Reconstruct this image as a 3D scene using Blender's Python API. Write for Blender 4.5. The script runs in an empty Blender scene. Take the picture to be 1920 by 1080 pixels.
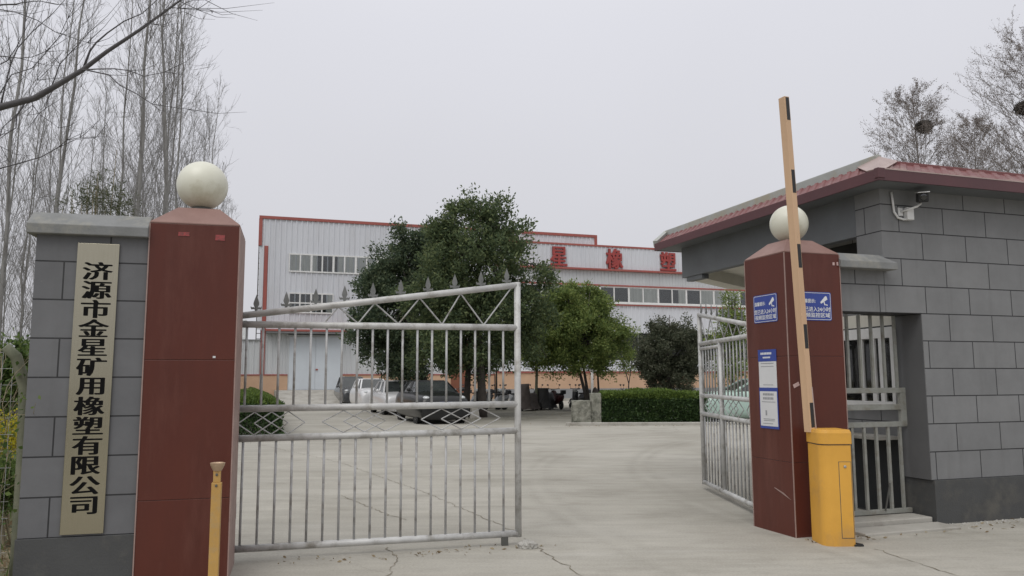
import bpy, bmesh, math, random
import numpy as np
from mathutils import Vector, Matrix, Euler
R = math.radians
scene = bpy.context.scene
COL = scene.collection
# ------------------------------------------------------------------ camera
FPX, PITCH, ROLL, CAMZ = 1490.0, R(6.59), 0.0037, 1.5
cam = bpy.data.cameras.new("camera"); camo = bpy.data.objects.new("camera", cam); COL.objects.link(camo)
cam.sensor_width = 36.0; cam.lens = 36.0 * FPX / 1920.0; cam.clip_start = 0.05; cam.clip_end = 3000
camo.matrix_world = Matrix.Translation((0, 0, CAMZ)) @ Matrix.Rotation(math.pi/2 + PITCH, 4, 'X') @ Matrix.Rotation(-ROLL, 4, 'Z')
scene.camera = camo
# ------------------------------------------------------------------ sky + sun (overcast)
SUN_EL, SUN_AZ = R(56), R(205)
w = bpy.data.worlds.new("World"); scene.world = w; w.use_nodes = True
nt = w.node_tree; nt.nodes.clear()
out = nt.nodes.new('ShaderNodeOutputWorld'); bg = nt.nodes.new('ShaderNodeBackground'); bg.inputs[1].default_value = 0.1
sky = nt.nodes.new('ShaderNodeTexSky'); sky.sky_type = 'NISHITA'; sky.sun_disc = False
sky.sun_elevation = SUN_EL; sky.sun_rotation = SUN_AZ; sky.dust_density = 6; sky.air_density = 1; sky.ozone_density = 1
hsv = nt.nodes.new('ShaderNodeHueSaturation'); hsv.inputs['Saturation'].default_value = 0.12
tc = nt.nodes.new('ShaderNodeTexCoord'); sep = nt.nodes.new('ShaderNodeSeparateXYZ')
rmp = nt.nodes.new('ShaderNodeValToRGB')
els = rmp.color_ramp.elements
els[0].position = 0.0; els[0].color = (0.60, 0.60, 0.63, 1)
els[1].position = 1.0; els[1].color = (1.0, 1.0, 1.02, 1)
e = els.new(0.10); e.color = (0.605, 0.607, 0.645, 1)
e = els.new(0.42); e.color = (0.70, 0.705, 0.76, 1)
gain = nt.nodes.new('ShaderNodeVectorMath'); gain.operation = 'SCALE'; gain.inputs['Scale'].default_value = 10.0
nz = nt.nodes.new('ShaderNodeTexNoise'); nz.inputs['Scale'].default_value = 1.6; nz.inputs['Detail'].default_value = 3
mr = nt.nodes.new('ShaderNodeMapRange'); mr.inputs[3].default_value = 9.35; mr.inputs[4].default_value = 10.65
mix = nt.nodes.new('ShaderNodeMix'); mix.data_type = 'RGBA'; mix.inputs[0].default_value = 0.9
L = nt.links.new
L(tc.outputs['Generated'], sep.inputs[0]); L(sep.outputs['Z'], rmp.inputs[0]); L(tc.outputs['Generated'], nz.inputs['Vector'])
L(nz.outputs[0], mr.inputs[0]); L(mr.outputs[0], gain.inputs['Scale'])
L(rmp.outputs[0], gain.inputs[0]); L(sky.outputs[0], hsv.inputs['Color'])
L(hsv.outputs[0], mix.inputs[6]); L(gain.outputs[0], mix.inputs[7]); L(mix.outputs[2], bg.inputs[0]); L(bg.outputs[0], out.inputs[0])
sl = bpy.data.lights.new("sun", 'SUN'); slo = bpy.data.objects.new("sun", sl); COL.objects.link(slo)
sl.energy = 1.0; sl.angle = R(40); sl.color = (1.0, 0.97, 0.92)
sd = Vector((math.sin(SUN_AZ)*math.cos(SUN_EL), math.cos(SUN_AZ)*math.cos(SUN_EL), math.sin(SUN_EL)))
slo.rotation_euler = sd.to_track_quat('Z', 'Y').to_euler()
vs = scene.view_settings; vs.view_transform = 'Standard'; vs.look = 'None'; vs.exposure = 0.13; vs.gamma = 1.0
scene.cycles.max_bounces = 6; scene.cycles.transparent_max_bounces = 12
scene.cycles.use_denoising = True
# ------------------------------------------------------------------ helpers
def ray(px, py):
    u = (px-960)/FPX; v = (540-py)/FPX
    u, v = u*math.cos(ROLL)+v*math.sin(ROLL), -u*math.sin(ROLL)+v*math.cos(ROLL)
    return Vector((u, math.cos(PITCH)-v*math.sin(PITCH), math.sin(PITCH)+v*math.cos(PITCH)))
def at(px, py, Y):                       # point of the real place at depth Y seen at a pixel
    d = ray(px, py); return Vector((0, 0, CAMZ)) + d*(Y/d.y)
class MB:
    def __init__(s): s.v = []; s.f = []
    def add(s, vs, fs):
        n = len(s.v); s.v += [tuple(p) for p in vs]; s.f += [tuple(i+n for i in f) for f in fs]; return s
    def box(s, x0, x1, y0, y1, z0, z1, M=None):
        p = [(x, y, z) for z in (z0, z1) for y in (y0, y1) for x in (x0, x1)]
        if M is not None: p = [M @ Vector(q) for q in p]
        return s.add(p, [(0,2,3,1),(4,5,7,6),(0,1,5,4),(2,6,7,3),(0,4,6,2),(1,3,7,5)])
    def tube(s, pts, rad, n=6, cap=True, ph=0.0):
        pts = [Vector(p) for p in pts]; k = len(pts)
        if not hasattr(rad, '__len__'): rad = [rad]*k
        d0 = (pts[1]-pts[0]).normalized()
        a = d0.orthogonal().normalized(); vs = []
        for i in range(k):
            d = (pts[min(i+1, k-1)]-pts[max(i-1, 0)]).normalized()
            a = (a - d*a.dot(d))
            a = a.normalized() if a.length > 1e-5 else d.orthogonal().normalized()
            b = d.cross(a)
            for j in range(n):
                t = 2*math.pi*j/n + ph
                vs.append(pts[i] + (a*math.cos(t)+b*math.sin(t))*rad[i])
        fs = [(i*n+j, i*n+(j+1) % n, (i+1)*n+(j+1) % n, (i+1)*n+j) for i in range(k-1) for j in range(n)]
        if cap: fs += [tuple(range(n-1, -1, -1)), tuple((k-1)*n+j for j in range(n))]
        return s.add(vs, fs)
    def bar(s, a, b, w, h):              # square bar between two points
        a, b = Vector(a), Vector(b); d = (b-a).normalized()
        up = Vector((0, 0, 1)) if abs(d.z) < 0.95 else Vector((0, 1, 0))
        x = d.cross(up).normalized(); y = x.cross(d)
        vs = [p + x*i*w/2 + y*j*h/2 for p in (a, b) for i, j in ((-1,-1),(1,-1),(1,1),(-1,1))]
        return s.add(vs, [(0,1,2,3),(7,6,5,4),(0,4,5,1),(1,5,6,2),(2,6,7,3),(3,7,4,0)])
    def lathe(s, prof, n=24, M=None):    # prof [(r,z)]
        vs = []
        for r, z in prof:
            for j in range(n):
                t = 2*math.pi*j/n; vs.append((r*math.cos(t), r*math.sin(t), z))
        if M is not None: vs = [M @ Vector(q) for q in vs]
        k = len(prof)
        fs = [(i*n+j, i*n+(j+1) % n, (i+1)*n+(j+1) % n, (i+1)*n+j) for i in range(k-1) for j in range(n)]
        return s.add(vs, fs + [tuple(range(n-1, -1, -1)), tuple((k-1)*n+j for j in range(n))])
    def prism(s, poly, h0, h1, axis='y', M=None):   # poly in the other two axes
        n = len(poly)
        def mk(p, h):
            return {'y': (p[0], h, p[1]), 'x': (h, p[0], p[1]), 'z': (p[0], p[1], h)}[axis]
        vs = [mk(p, h0) for p in poly] + [mk(p, h1) for p in poly]
        if M is not None: vs = [M @ Vector(q) for q in vs]
        return s.add(vs, [tuple(range(n)), tuple(range(2*n-1, n-1, -1))] + [(i, n+i, n+(i+1) % n, (i+1) % n) for i in range(n)])
    def loft(s, rings, closed=True, cap=True):
        n = len(rings[0]); k = len(rings); vs = [p for r in rings for p in r]
        m = n if closed else n-1
        fs = [(i*n+j, i*n+(j+1) % n, (i+1)*n+(j+1) % n, (i+1)*n+j) for i in range(k-1) for j in range(m)]
        if cap: fs += [tuple(range(n-1, -1, -1)), tuple((k-1)*n+j for j in range(n))]
        return s.add(vs, fs)
    def ball(s, c, r, n=16, m=10, rz=None):
        rz = rz or r; prof = [(max(1e-4, r*math.sin(math.pi*i/m)), -rz*math.cos(math.pi*i/m)) for i in range(m+1)]
        return s.lathe(prof, n, Matrix.Translation(c))
    def build(s, name, mat, parent=None, smooth=False, bevel=0, loc=None, rot=None, seg=2):
        me = bpy.data.meshes.new(name); me.from_pydata(s.v, [], s.f)
        bm = bmesh.new(); bm.from_mesh(me); bmesh.ops.recalc_face_normals(bm, faces=bm.faces); bm.to_mesh(me); bm.free()
        if smooth: me.polygons.foreach_set('use_smooth', [True]*len(me.polygons))
        me.materials.append(mat)
        o = bpy.data.objects.new(name, me); COL.objects.link(o)
        if parent: o.parent = parent
        if loc is not None: o.location = loc
        if rot is not None: o.rotation_euler = rot
        if bevel:
            b = o.modifiers.new('bevel', 'BEVEL'); b.width = bevel; b.segments = seg; b.limit_method = 'ANGLE'; b.angle_limit = R(40)
        return o
def fast_mesh(name, V, F, mat, parent=None, smooth=False):   # V (n,3), F (m,4) numpy
    me = bpy.data.meshes.new(name); me.vertices.add(len(V)); me.vertices.foreach_set('co', V.astype(np.float32).ravel())
    k = F.shape[1]; me.loops.add(F.size); me.loops.foreach_set('vertex_index', F.astype(np.int32).ravel())
    me.polygons.add(len(F)); me.polygons.foreach_set('loop_start', np.arange(0, F.size, k, dtype=np.int32))
    me.update(calc_edges=True); me.validate(); me.materials.append(mat)
    o = bpy.data.objects.new(name, me); COL.objects.link(o)
    if parent: o.parent = parent
    return o
def tag(o, label=None, cat=None, group=None, kind=None):
    if label: o['label'] = label
    if cat: o['category'] = cat
    if group: o['group'] = group
    if kind: o['kind'] = kind
    return o
def thing(name, label, cat, loc=(0, 0, 0), deg=0, group=None):
    o = bpy.data.objects.new(name, None); COL.objects.link(o); o.empty_display_size = 0.2
    o.location = loc; o.rotation_euler = (0, 0, R(deg)); return tag(o, label, cat, group)
CH = {}
def copy_tree(o, parent=None):
    c = o.copy(); COL.objects.link(c)
    if parent: c.parent = parent; c.matrix_parent_inverse = o.matrix_parent_inverse
    for ch in [x for x in COL.objects if x.parent == o]: copy_tree(ch, c)
    return c
def text_mesh(s, size, extrude=0.0, offset=0.0):
    cu = bpy.data.curves.new('lettering', 'FONT'); cu.body = s; cu.size = size; cu.extrude = extrude; cu.offset = offset
    cu.align_x = 'CENTER'; cu.align_y = 'CENTER'; cu.resolution_u = 3
    o = bpy.data.objects.new('lettering', cu); COL.objects.link(o); bpy.context.view_layer.update()
    me = bpy.data.meshes.new_from_object(o.evaluated_get(bpy.context.evaluated_depsgraph_get()))
    bpy.data.objects.remove(o); bpy.data.curves.remove(cu); return me
def glyph_centre(me):
    c = np.empty(len(me.vertices)*3, np.float32); me.vertices.foreach_get('co', c); c = c.reshape(-1, 3)
    lo, hi = c.min(0), c.max(0); return c, lo, hi
def leaves(P, N, size, ratio, rs, spread=.9, fold=.25):
    """one folded leaf (4 points) at every P, pointing roughly along N"""
    n = len(P); D = N + rs.normal(0, spread, (n, 3)); D /= np.linalg.norm(D, axis=1, keepdims=True)+1e-9
    S = np.cross(D, rs.normal(0, 1, (n, 3))); S /= np.linalg.norm(S, axis=1, keepdims=True)+1e-9
    U = np.cross(S, D); s = size*rs.uniform(.65, 1.3, (n, 1)); wv = s*ratio
    b = P; t_ = P+D*s; m1 = P+D*s*.5+S*wv*.5+U*wv*fold; m2 = P+D*s*.5-S*wv*.5+U*wv*fold
    V = np.stack([b, m1, t_, m2], 1).reshape(-1, 3); F = np.arange(4*n).reshape(n, 4); return V, F
# ------------------------------------------------------------------ materials
def mat_base(name):
    m = bpy.data.materials.new(name); m.use_nodes = True; t = m.node_tree
    return m, t, t.nodes['Principled BSDF'], t.links.new
def coords(t, scale=(1, 1, 1), src='Object'):
    c = t.nodes.new('ShaderNodeTexCoord'); mp = t.nodes.new('ShaderNodeMapping'); mp.inputs['Scale'].default_value = scale
    t.links.new(c.outputs[src], mp.inputs[0]); return mp.outputs[0]
def noise(t, vec, sc, det=4, rough=0.55):
    n = t.nodes.new('ShaderNodeTexNoise'); n.inputs['Scale'].default_value = sc; n.inputs['Detail'].default_value = det
    n.inputs['Roughness'].default_value = rough; t.links.new(vec, n.inputs['Vector']); return n.outputs[0]
def ramp(t, fac, stops):
    r = t.nodes.new('ShaderNodeValToRGB'); e = r.color_ramp.elements
    e[0].position, e[0].color = stops[0][0], (*stops[0][1], 1); e[1].position, e[1].color = stops[-1][0], (*stops[-1][1], 1)
    for p, c in stops[1:-1]:
        q = e.new(p); q.color = (*c, 1)
    t.links.new(fac, r.inputs[0]); return r.outputs[0]
def mixc(t, fac, a, b, mode='MIX'):
    m = t.nodes.new('ShaderNodeMix'); m.data_type = 'RGBA'; m.blend_type = mode
    for i, x in ((0, fac), (6, a), (7, b)):
        if isinstance(x, (int, float)): m.inputs[i].default_value = x
        elif isinstance(x, tuple): m.inputs[i].default_value = (*x, 1)
        else: t.links.new(x, m.inputs[i])
    return m.outputs[2]
def bump(t, p, h, st, dist=0.01):
    b = t.nodes.new('ShaderNodeBump'); b.inputs['Strength'].default_value = st; b.inputs['Distance'].default_value = dist
    t.links.new(h, b.inputs['Height']); t.links.new(b.outputs[0], p.inputs['Normal'])
G3 = lambda v: (v, v, v)
def paint(name, c, c2=None, sc=3.0, rough=0.5, metal=0.0, bsc=60, bst=0.1, stretch=(1, 1, 1), lo=0.35, hi=0.7, spec=0.5, dirt=None, dsc=1.2, coat=0):
    m, t, p, L = mat_base(name); v = coords(t, stretch)
    c2 = c2 or tuple(x*0.8 for x in c)
    col = ramp(t, noise(t, v, sc, 6, 0.6), [(lo, c), (hi, c2)])
    if dirt: col = mixc(t, ramp(t, noise(t, v, dsc, 8, 0.7), [(0.5, G3(0)), (0.68, G3(1))]), col, dirt)
    L(col, p.inputs['Base Color']); p.inputs['Roughness'].default_value = rough; p.inputs['Metallic'].default_value = metal
    p.inputs['Specular IOR Level'].default_value = spec; p.inputs['Coat Weight'].default_value = coat
    if bst: bump(t, p, noise(t, coords(t), bsc, 3), bst)
    return m
def tile_wall(name, zoff, xoff, bw, rh, c1=(0.185, 0.188, 0.19), c2=(0.203, 0.205, 0.206)):
    m, t, p, L = mat_base(name)
    c = t.nodes.new('ShaderNodeTexCoord'); s = t.nodes.new('ShaderNodeSeparateXYZ'); L(c.outputs['Object'], s.inputs[0])
    a = t.nodes.new('ShaderNodeMath'); a.operation = 'ADD'; L(s.outputs[0], a.inputs[0]); L(s.outputs[1], a.inputs[1])
    a2 = t.nodes.new('ShaderNodeMath'); a2.operation = 'ADD'; L(a.outputs[0], a2.inputs[0]); a2.inputs[1].default_value = xoff
    z2 = t.nodes.new('ShaderNodeMath'); z2.operation = 'ADD'; L(s.outputs[2], z2.inputs[0]); z2.inputs[1].default_value = zoff
    cb = t.nodes.new('ShaderNodeCombineXYZ'); L(a2.outputs[0], cb.inputs[0]); L(z2.outputs[0], cb.inputs[1])
    b = t.nodes.new('ShaderNodeTexBrick'); L(cb.outputs[0], b.inputs['Vector'])
    b.inputs['Scale'].default_value = 1; b.inputs['Mortar Size'].default_value = 0.0058; b.inputs['Mortar Smooth'].default_value = 0.1
    b.inputs['Brick Width'].default_value = bw; b.inputs['Row Height'].default_value = rh; b.offset = 0.5; b.inputs['Bias'].default_value = -0.2
    b.inputs['Color1'].default_value = (*c1, 1); b.inputs['Color2'].default_value = (*c2, 1); b.inputs['Mortar'].default_value = (0.022, 0.022, 0.024, 1)
    v = coords(t)
    col = mixc(t, 0.25, b.outputs['Color'], ramp(t, noise(t, v, 2.2, 8, 0.65), [(0.3, G3(0.25)), (0.7, G3(0.75))]), 'OVERLAY')
    sp = ramp(t, noise(t, v, 11, 5, 0.75), [(0.66, G3(0)), (0.78, G3(0.25))])
    col = mixc(t, sp, col, (0.36, 0.36, 0.34))
    st = ramp(t, noise(t, coords(t, (6, 6, 0.5)), 1.5, 5), [(0.55, G3(0)), (0.8, G3(0.3))])
    col = mixc(t, st, col, (0.10, 0.10, 0.095))
    L(col, p.inputs['Base Color']); p.inputs['Roughness'].default_value = 0.68
    h = mixc(t, 0.12, b.outputs['Fac'], noise(t, v, 90, 3))
    iv = t.nodes.new('ShaderNodeInvert'); L(h, iv.inputs['Color']); bump(t, p, iv.outputs[0], 0.5, 0.006)
    return m
def leaf_mat(name, cols, rough=0.45, spec=0.4):
    m, t, p, L = mat_base(name)
    g = t.nodes.new('ShaderNodeNewGeometry')
    n = noise(t, coords(t), 0.9, 3)
    f = t.nodes.new('ShaderNodeMath'); f.operation = 'MULTIPLY_ADD'; L(g.outputs['Random Per Island'], f.inputs[0]); f.inputs[1].default_value = 0.6
    n2 = t.nodes.new('ShaderNodeMath'); n2.operation = 'MULTIPLY'; L(n, n2.inputs[0]); n2.inputs[1].default_value = 0.4; L(n2.outputs[0], f.inputs[2])
    k = len(cols); L(ramp(t, f.outputs[0], [(0.15+0.75*i/(k-1), c) for i, c in enumerate(cols)]), p.inputs['Base Color'])
    p.inputs['Roughness'].default_value = rough; p.inputs['Specular IOR Level'].default_value = spec
    tl = t.nodes.new('ShaderNodeBsdfTranslucent'); mx = t.nodes.new('ShaderNodeMixShader'); mx.inputs[0].default_value = 0.38
    src = p.inputs['Base Color'].links[0].from_socket; L(src, tl.inputs[0]); o = t.nodes['Material Output']
    L(p.outputs[0], mx.inputs[1]); L(tl.outputs[0], mx.inputs[2]); L(mx.outputs[0], o.inputs[0])
    return m
def concrete_mat():
    m, t, p, L = mat_base('concrete_paving'); v = coords(t)
    c = ramp(t, noise(t, v, 0.35, 7, 0.6), [(0.3, (0.315, 0.298, 0.256)), (0.5, (0.382, 0.364, 0.318)), (0.72, (0.435, 0.416, 0.37))])
    c = mixc(t, 0.5, c, ramp(t, noise(t, coords(t, (0.5, 2.6, 1)), 1.3, 8, 0.7), [(0.3, G3(0.36)), (0.7, G3(0.62))]), 'OVERLAY')
    c = mixc(t, 0.35, c, ramp(t, noise(t, v, 45, 4, 0.8), [(0.3, G3(0.3)), (0.7, G3(0.7))]), 'OVERLAY')
    st = ramp(t, noise(t, coords(t, (0.7, 1.6, 1)), 0.8, 9, 0.7), [(0.53, G3(0)), (0.72, G3(0.6))])
    c = mixc(t, st, c, (0.205, 0.19, 0.158))
    pale = ramp(t, noise(t, coords(t, (0.6, 2.0, 1)), 0.55, 6, 0.7), [(0.58, G3(0)), (0.75, G3(0.4))])
    c = mixc(t, pale, c, (0.52, 0.505, 0.47))
    pos = t.nodes.new('ShaderNodeSeparateXYZ'); L(v, pos.inputs[0])     # worn tyre tracks curving out of the yard through the gate
    dv = t.nodes.new('ShaderNodeVectorMath'); dv.operation = 'DISTANCE'; L(v, dv.inputs[0]); dv.inputs[1].default_value = (16.5, 12.0, 0)
    wr = t.nodes.new('ShaderNodeMath'); wr.operation = 'PINGPONG'; L(dv.outputs['Value'], wr.inputs[0]); wr.inputs[1].default_value = 0.85
    trk = ramp(t, wr.outputs[0], [(0.0, G3(0.0)), (0.55, G3(0.0)), (0.72, G3(0.38)), (0.85, G3(0.0))])
    bandr = t.nodes.new('ShaderNodeMapRange'); L(dv.outputs['Value'], bandr.inputs[0]); bandr.inputs[1].default_value = 17.2; bandr.inputs[2].default_value = 16.4
    trk = mixc(t, 1.0, trk, bandr.outputs[0], 'MULTIPLY')
    trk = mixc(t, 1.0, trk, ramp(t, noise(t, v, 0.9, 6, 0.7), [(0.4, G3(0)), (0.65, G3(0.8))]), 'MULTIPLY')
    c = mixc(t, trk, c, (0.19, 0.18, 0.15))
    vo = t.nodes.new('ShaderNodeTexVoronoi'); vo.feature = 'DISTANCE_TO_EDGE'; vo.inputs['Scale'].default_value = 0.16
    wv = t.nodes.new('ShaderNodeMixRGB'); wv.blend_type = 'ADD'; wv.inputs[0].default_value = 0.55
    nn = t.nodes.new('ShaderNodeTexNoise'); nn.inputs['Scale'].default_value = 2.3; nn.inputs['Detail'].default_value = 8; L(v, nn.inputs['Vector'])
    L(v, wv.inputs[1]); L(nn.outputs[1], wv.inputs[2]); L(wv.outputs[0], vo.inputs['Vector'])
    ck = ramp(t, vo.outputs['Distance'], [(0.0, G3(0.35)), (0.0016, G3(0.28)), (0.0032, G3(0))])
    gate = ramp(t, noise(t, v, 0.22, 2), [(0.45, G3(0)), (0.56, G3(1))])
    ckm = mixc(t, 1.0, ck, gate, 'MULTIPLY')
    c = mixc(t, ckm, c, (0.13, 0.12, 0.10))
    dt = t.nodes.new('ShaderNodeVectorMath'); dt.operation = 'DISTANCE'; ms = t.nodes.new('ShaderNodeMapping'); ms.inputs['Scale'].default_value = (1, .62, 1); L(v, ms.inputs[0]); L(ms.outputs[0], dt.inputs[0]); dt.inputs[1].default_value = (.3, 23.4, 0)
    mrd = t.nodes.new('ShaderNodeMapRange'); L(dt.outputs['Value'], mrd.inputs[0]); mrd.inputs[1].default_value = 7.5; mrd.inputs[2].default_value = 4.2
    shade_dirt = mixc(t, 1.0, mrd.outputs[0], ramp(t, noise(t, v, 0.8, 7, 0.7), [(0.3, G3(.55)), (0.6, G3(.98))]), 'MULTIPLY')
    c = mixc(t, shade_dirt, c, (0.115, 0.11, 0.086))  # tree shade painted in together with leaf dirt beneath the crowns
    L(c, p.inputs['Base Color']); p.inputs['Roughness'].default_value = 0.85; p.inputs['Specular IOR Level'].default_value = 0.25
    bump(t, p, mixc(t, 0.5, noise(t, v, 120, 4), noise(t, v, 6, 5)), 0.25, 0.01)
    return m
def glass_mat(name, tint=(0.9, 0.95, 0.95), refl=0.16):
    m = bpy.data.materials.new(name); m.use_nodes = True; t = m.node_tree; t.nodes.remove(t.nodes['Principled BSDF'])
    o = t.nodes['Material Output']; a = t.nodes.new('ShaderNodeBsdfTransparent'); g = t.nodes.new('ShaderNodeBsdfGlossy'); mx = t.nodes.new('ShaderNodeMixShader')
    a.inputs[0].default_value = (*tint, 1); g.inputs['Roughness'].default_value = 0.04
    f = t.nodes.new('ShaderNodeFresnel'); f.inputs[0].default_value = 1.5
    ad = t.nodes.new('ShaderNodeMath'); ad.operation = 'ADD'; ad.inputs[1].default_value = refl-0.04; t.links.new(f.outputs[0], ad.inputs[0])
    t.links.new(ad.outputs[0], mx.inputs[0]); t.links.new(a.outputs[0], mx.inputs[1]); t.links.new(g.outputs[0], mx.inputs[2]); t.links.new(mx.outputs[0], o.inputs[0])
    return m
M = {}
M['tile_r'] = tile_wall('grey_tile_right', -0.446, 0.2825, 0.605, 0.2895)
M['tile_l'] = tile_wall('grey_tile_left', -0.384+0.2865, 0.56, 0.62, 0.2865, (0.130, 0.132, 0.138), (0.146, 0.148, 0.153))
M['plinth'] = paint('dark_grey_plinth', (0.070, 0.072, 0.072), (0.054, 0.055, 0.055), 2.5, 0.75, bsc=70, bst=0.25, dirt=(0.10, 0.096, 0.085), dsc=2.2)
M['coping'] = paint('grey_coping', (0.235, 0.24, 0.24), (0.17, 0.175, 0.17), 4, 0.8, bst=0.25, dirt=(0.30, 0.29, 0.25), dsc=2.5)
M['jamb'] = paint('dark_jamb_paint', (0.12, 0.122, 0.125), (0.10, 0.102, 0.105), 2, 0.7)
M['beam'] = paint('grey_beam', (0.135, 0.145, 0.152), (0.11, 0.115, 0.12), 2, 0.65, bst=0.1)
M['soffit'] = paint('cream_soffit', (0.72, 0.70, 0.62), (0.62, 0.60, 0.52), 1.5, 0.85, bst=0.15)
M['pillar'] = paint('red_brown_tile', (0.112, 0.031, 0.021), (0.082, 0.026, 0.019), 0.9, 0.30, bsc=40, bst=0.03, spec=0.28, stretch=(2.2, 2.2, .5), dirt=(0.13, 0.046, 0.034), dsc=1.0)
M['cap'] = paint('faded_red_cap', (0.28, 0.17, 0.145), (0.22, 0.125, 0.105), 3, 0.6, bst=0.15)
M['edge'] = paint('pale_tile_edge', (0.34, 0.24, 0.21), (0.26, 0.17, 0.15), 8, 0.6, bst=0)
M['globe'] = paint('opal_globe', (0.70, 0.70, 0.60), (0.62, 0.61, 0.50), 2.0, 0.35, bst=0, dirt=(0.50, 0.48, 0.36), dsc=2.6)
M['flange'] = paint('dark_flange', (0.10, 0.10, 0.09), None, 8, 0.6)
M['galv'] = paint('grey_painted_steel', (0.56, 0.56, 0.545), (0.42, 0.42, 0.41), 7, 0.48, 0.15, 80, 0.1, (1, 1, 1), 0.4, 0.75, dirt=(0.27, 0.255, 0.225), dsc=5)
M['olivebar'] = paint('dull_grey_bars', (0.30, 0.305, 0.28), (0.23, 0.235, 0.21), 9, 0.6, 0.05, 80, 0.1, dirt=(0.20, 0.185, 0.15), dsc=7)
M['galvthin'] = paint('grey_steel_bars', (0.46, 0.465, 0.465), (0.35, 0.35, 0.345), 6, 0.5, 0.15, 80, 0.1, dirt=(0.2, 0.18, 0.155), dsc=6)
M['finial'] = paint('cast_iron_grey', (0.19, 0.195, 0.19), (0.13, 0.135, 0.13), 12, 0.6, 0.1, 60, 0.25)
M['plaque'] = paint('brushed_plaque', (0.42, 0.39, 0.30), (0.385, 0.355, 0.268), 14, 0.2, 1.0, 200, 0.02, (18, 1, 0.4))
M['black'] = paint('black_paint', (0.018, 0.018, 0.019), None, 4, 0.5, bst=0)
M['brass'] = paint('dull_brass', (0.50, 0.36, 0.24), (0.38, 0.27, 0.18), 20, 0.45, 0.3)
M['ink'] = paint('black_ink', (0.008, 0.008, 0.008), None, 4, 0.8, bst=0, spec=0.08)
M['yellow'] = paint('yellow_enamel', (0.72, 0.385, 0.066), (0.62, 0.325, 0.055), 2.2, 0.5, bsc=30, bst=0.05, spec=0.3, dirt=(0.50, 0.285, 0.09), dsc=1.8)
M['yellowpost'] = paint('ochre_post', (0.52, 0.31, 0.085), (0.43, 0.25, 0.07), 5, 0.5, dirt=(0.40, 0.28, 0.14), dsc=7)
M['arm'] = paint('tan_boom', (0.60, 0.40, 0.245), (0.52, 0.345, 0.21), 2, 0.5, stretch=(2, 2, 0.4), bst=0.05)
M['rubber'] = paint('black_rubber', (0.02, 0.02, 0.02), (0.03, 0.03, 0.03), 8, 0.8)
M['steel'] = paint('plain_steel', (0.5, 0.5, 0.48), None, 8, 0.35, 0.8)
M['blue'] = paint('sign_blue', (0.032, 0.062, 0.30), (0.028, 0.055, 0.27), 4, 0.4, bst=0)
M['white'] = paint('white_print', (0.74, 0.75, 0.76), (0.68, 0.69, 0.70), 4, 0.5, bst=0)
M['paper'] = paint('white_paper', (0.66, 0.665, 0.67), (0.60, 0.605, 0.61), 3, 0.6, bst=0)
M['greyprint'] = paint('grey_print', (0.30, 0.31, 0.32), None, 4, 0.6, bst=0)
M['pinkprint'] = paint('faded_sticker', (0.55, 0.42, 0.40), (0.45, 0.28, 0.26), 40, 0.6, bst=0)
M['redsticker'] = paint('red_sticker', (0.36, 0.055, 0.055), (0.14, 0.05, 0.045), 70, 0.6, bst=0)
M['roofred'] = paint('maroon_roof', (0.20, 0.075, 0.072), (0.145, 0.056, 0.058), 1.6, 0.55, bst=0.05, spec=0.3, dirt=(0.30, 0.20, 0.175), dsc=1.6)
M['fascia'] = paint('maroon_fascia', (0.100, 0.034, 0.038), (0.078, 0.029, 0.033), 1.6, 0.45, bst=0.05)
M['hip'] = paint('pink_grey_flashing', (0.42, 0.325, 0.30), (0.35, 0.265, 0.245), 3, 0.5, bst=0.1)
M['flash'] = paint('grey_green_flashing', (0.40, 0.42, 0.40), (0.33, 0.345, 0.325), 3, 0.5, bst=0.1, dirt=(0.38, 0.34, 0.24), dsc=1.5)
M['pvc'] = paint('white_pvc', (0.76, 0.76, 0.75), (0.66, 0.66, 0.64), 5, 0.4, bst=0)
M['corr'] = paint('corrugated_sheet', (0.66, 0.675, 0.71), (0.59, 0.605, 0.64), 0.5, 0.5, stretch=(1, 1, 0.15), bst=0.03, dirt=(0.55, 0.555, 0.575), dsc=0.6)
M['corr2'] = paint('corrugated_sheet_dull', (0.60, 0.62, 0.63), (0.53, 0.545, 0.555), 0.5, 0.5, stretch=(1, 1, 0.15), bst=0.03)
M['redtrim'] = paint('red_trim', (0.36, 0.098, 0.078), (0.30, 0.085, 0.07), 1, 0.5, bst=0)
M['letter'] = paint('faded_red_letter', (0.36, 0.055, 0.05), (0.28, 0.05, 0.045), 2, 0.6, bst=0)
M['beige'] = paint('peach_render', (0.58, 0.385, 0.255), (0.51, 0.335, 0.22), 0.8, 0.8, bst=0.1)
M['greyrender'] = paint('grey_render', (0.27, 0.28, 0.285), (0.22, 0.225, 0.23), 1.2, 0.8)
M['door'] = paint('pale_steel_door', (0.63, 0.68, 0.72), (0.57, 0.61, 0.65), 0.6, 0.45, bst=0)
M['dark'] = paint('dark_interior', (0.014, 0.016, 0.017), (0.022, 0.024, 0.025), 0.6, 0.8, bst=0)
M['curtain'] = paint('curtain_cloth', (0.82, 0.80, 0.75), (0.62, 0.61, 0.57), 5, 0.9, stretch=(3, 1, 0.1), bst=0)
M['glass'] = glass_mat('window_glass', (0.95, 0.97, 0.97), 0.07)
M['carglass'] = glass_mat('car_glass', (0.25, 0.3, 0.3), 0.10)
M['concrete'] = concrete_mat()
M['slab'] = paint('concrete_slab', (0.42, 0.405, 0.365), (0.33, 0.315, 0.28), 1.3, 0.85, bst=0.25, dirt=(0.24, 0.22, 0.185), dsc=1.6)
M['oldconc'] = paint('weathered_concrete', (0.30, 0.295, 0.25), (0.15, 0.152, 0.12), 4.5, 0.9, bst=0.8, dirt=(0.05, 0.054, 0.042), dsc=3.2)
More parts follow.
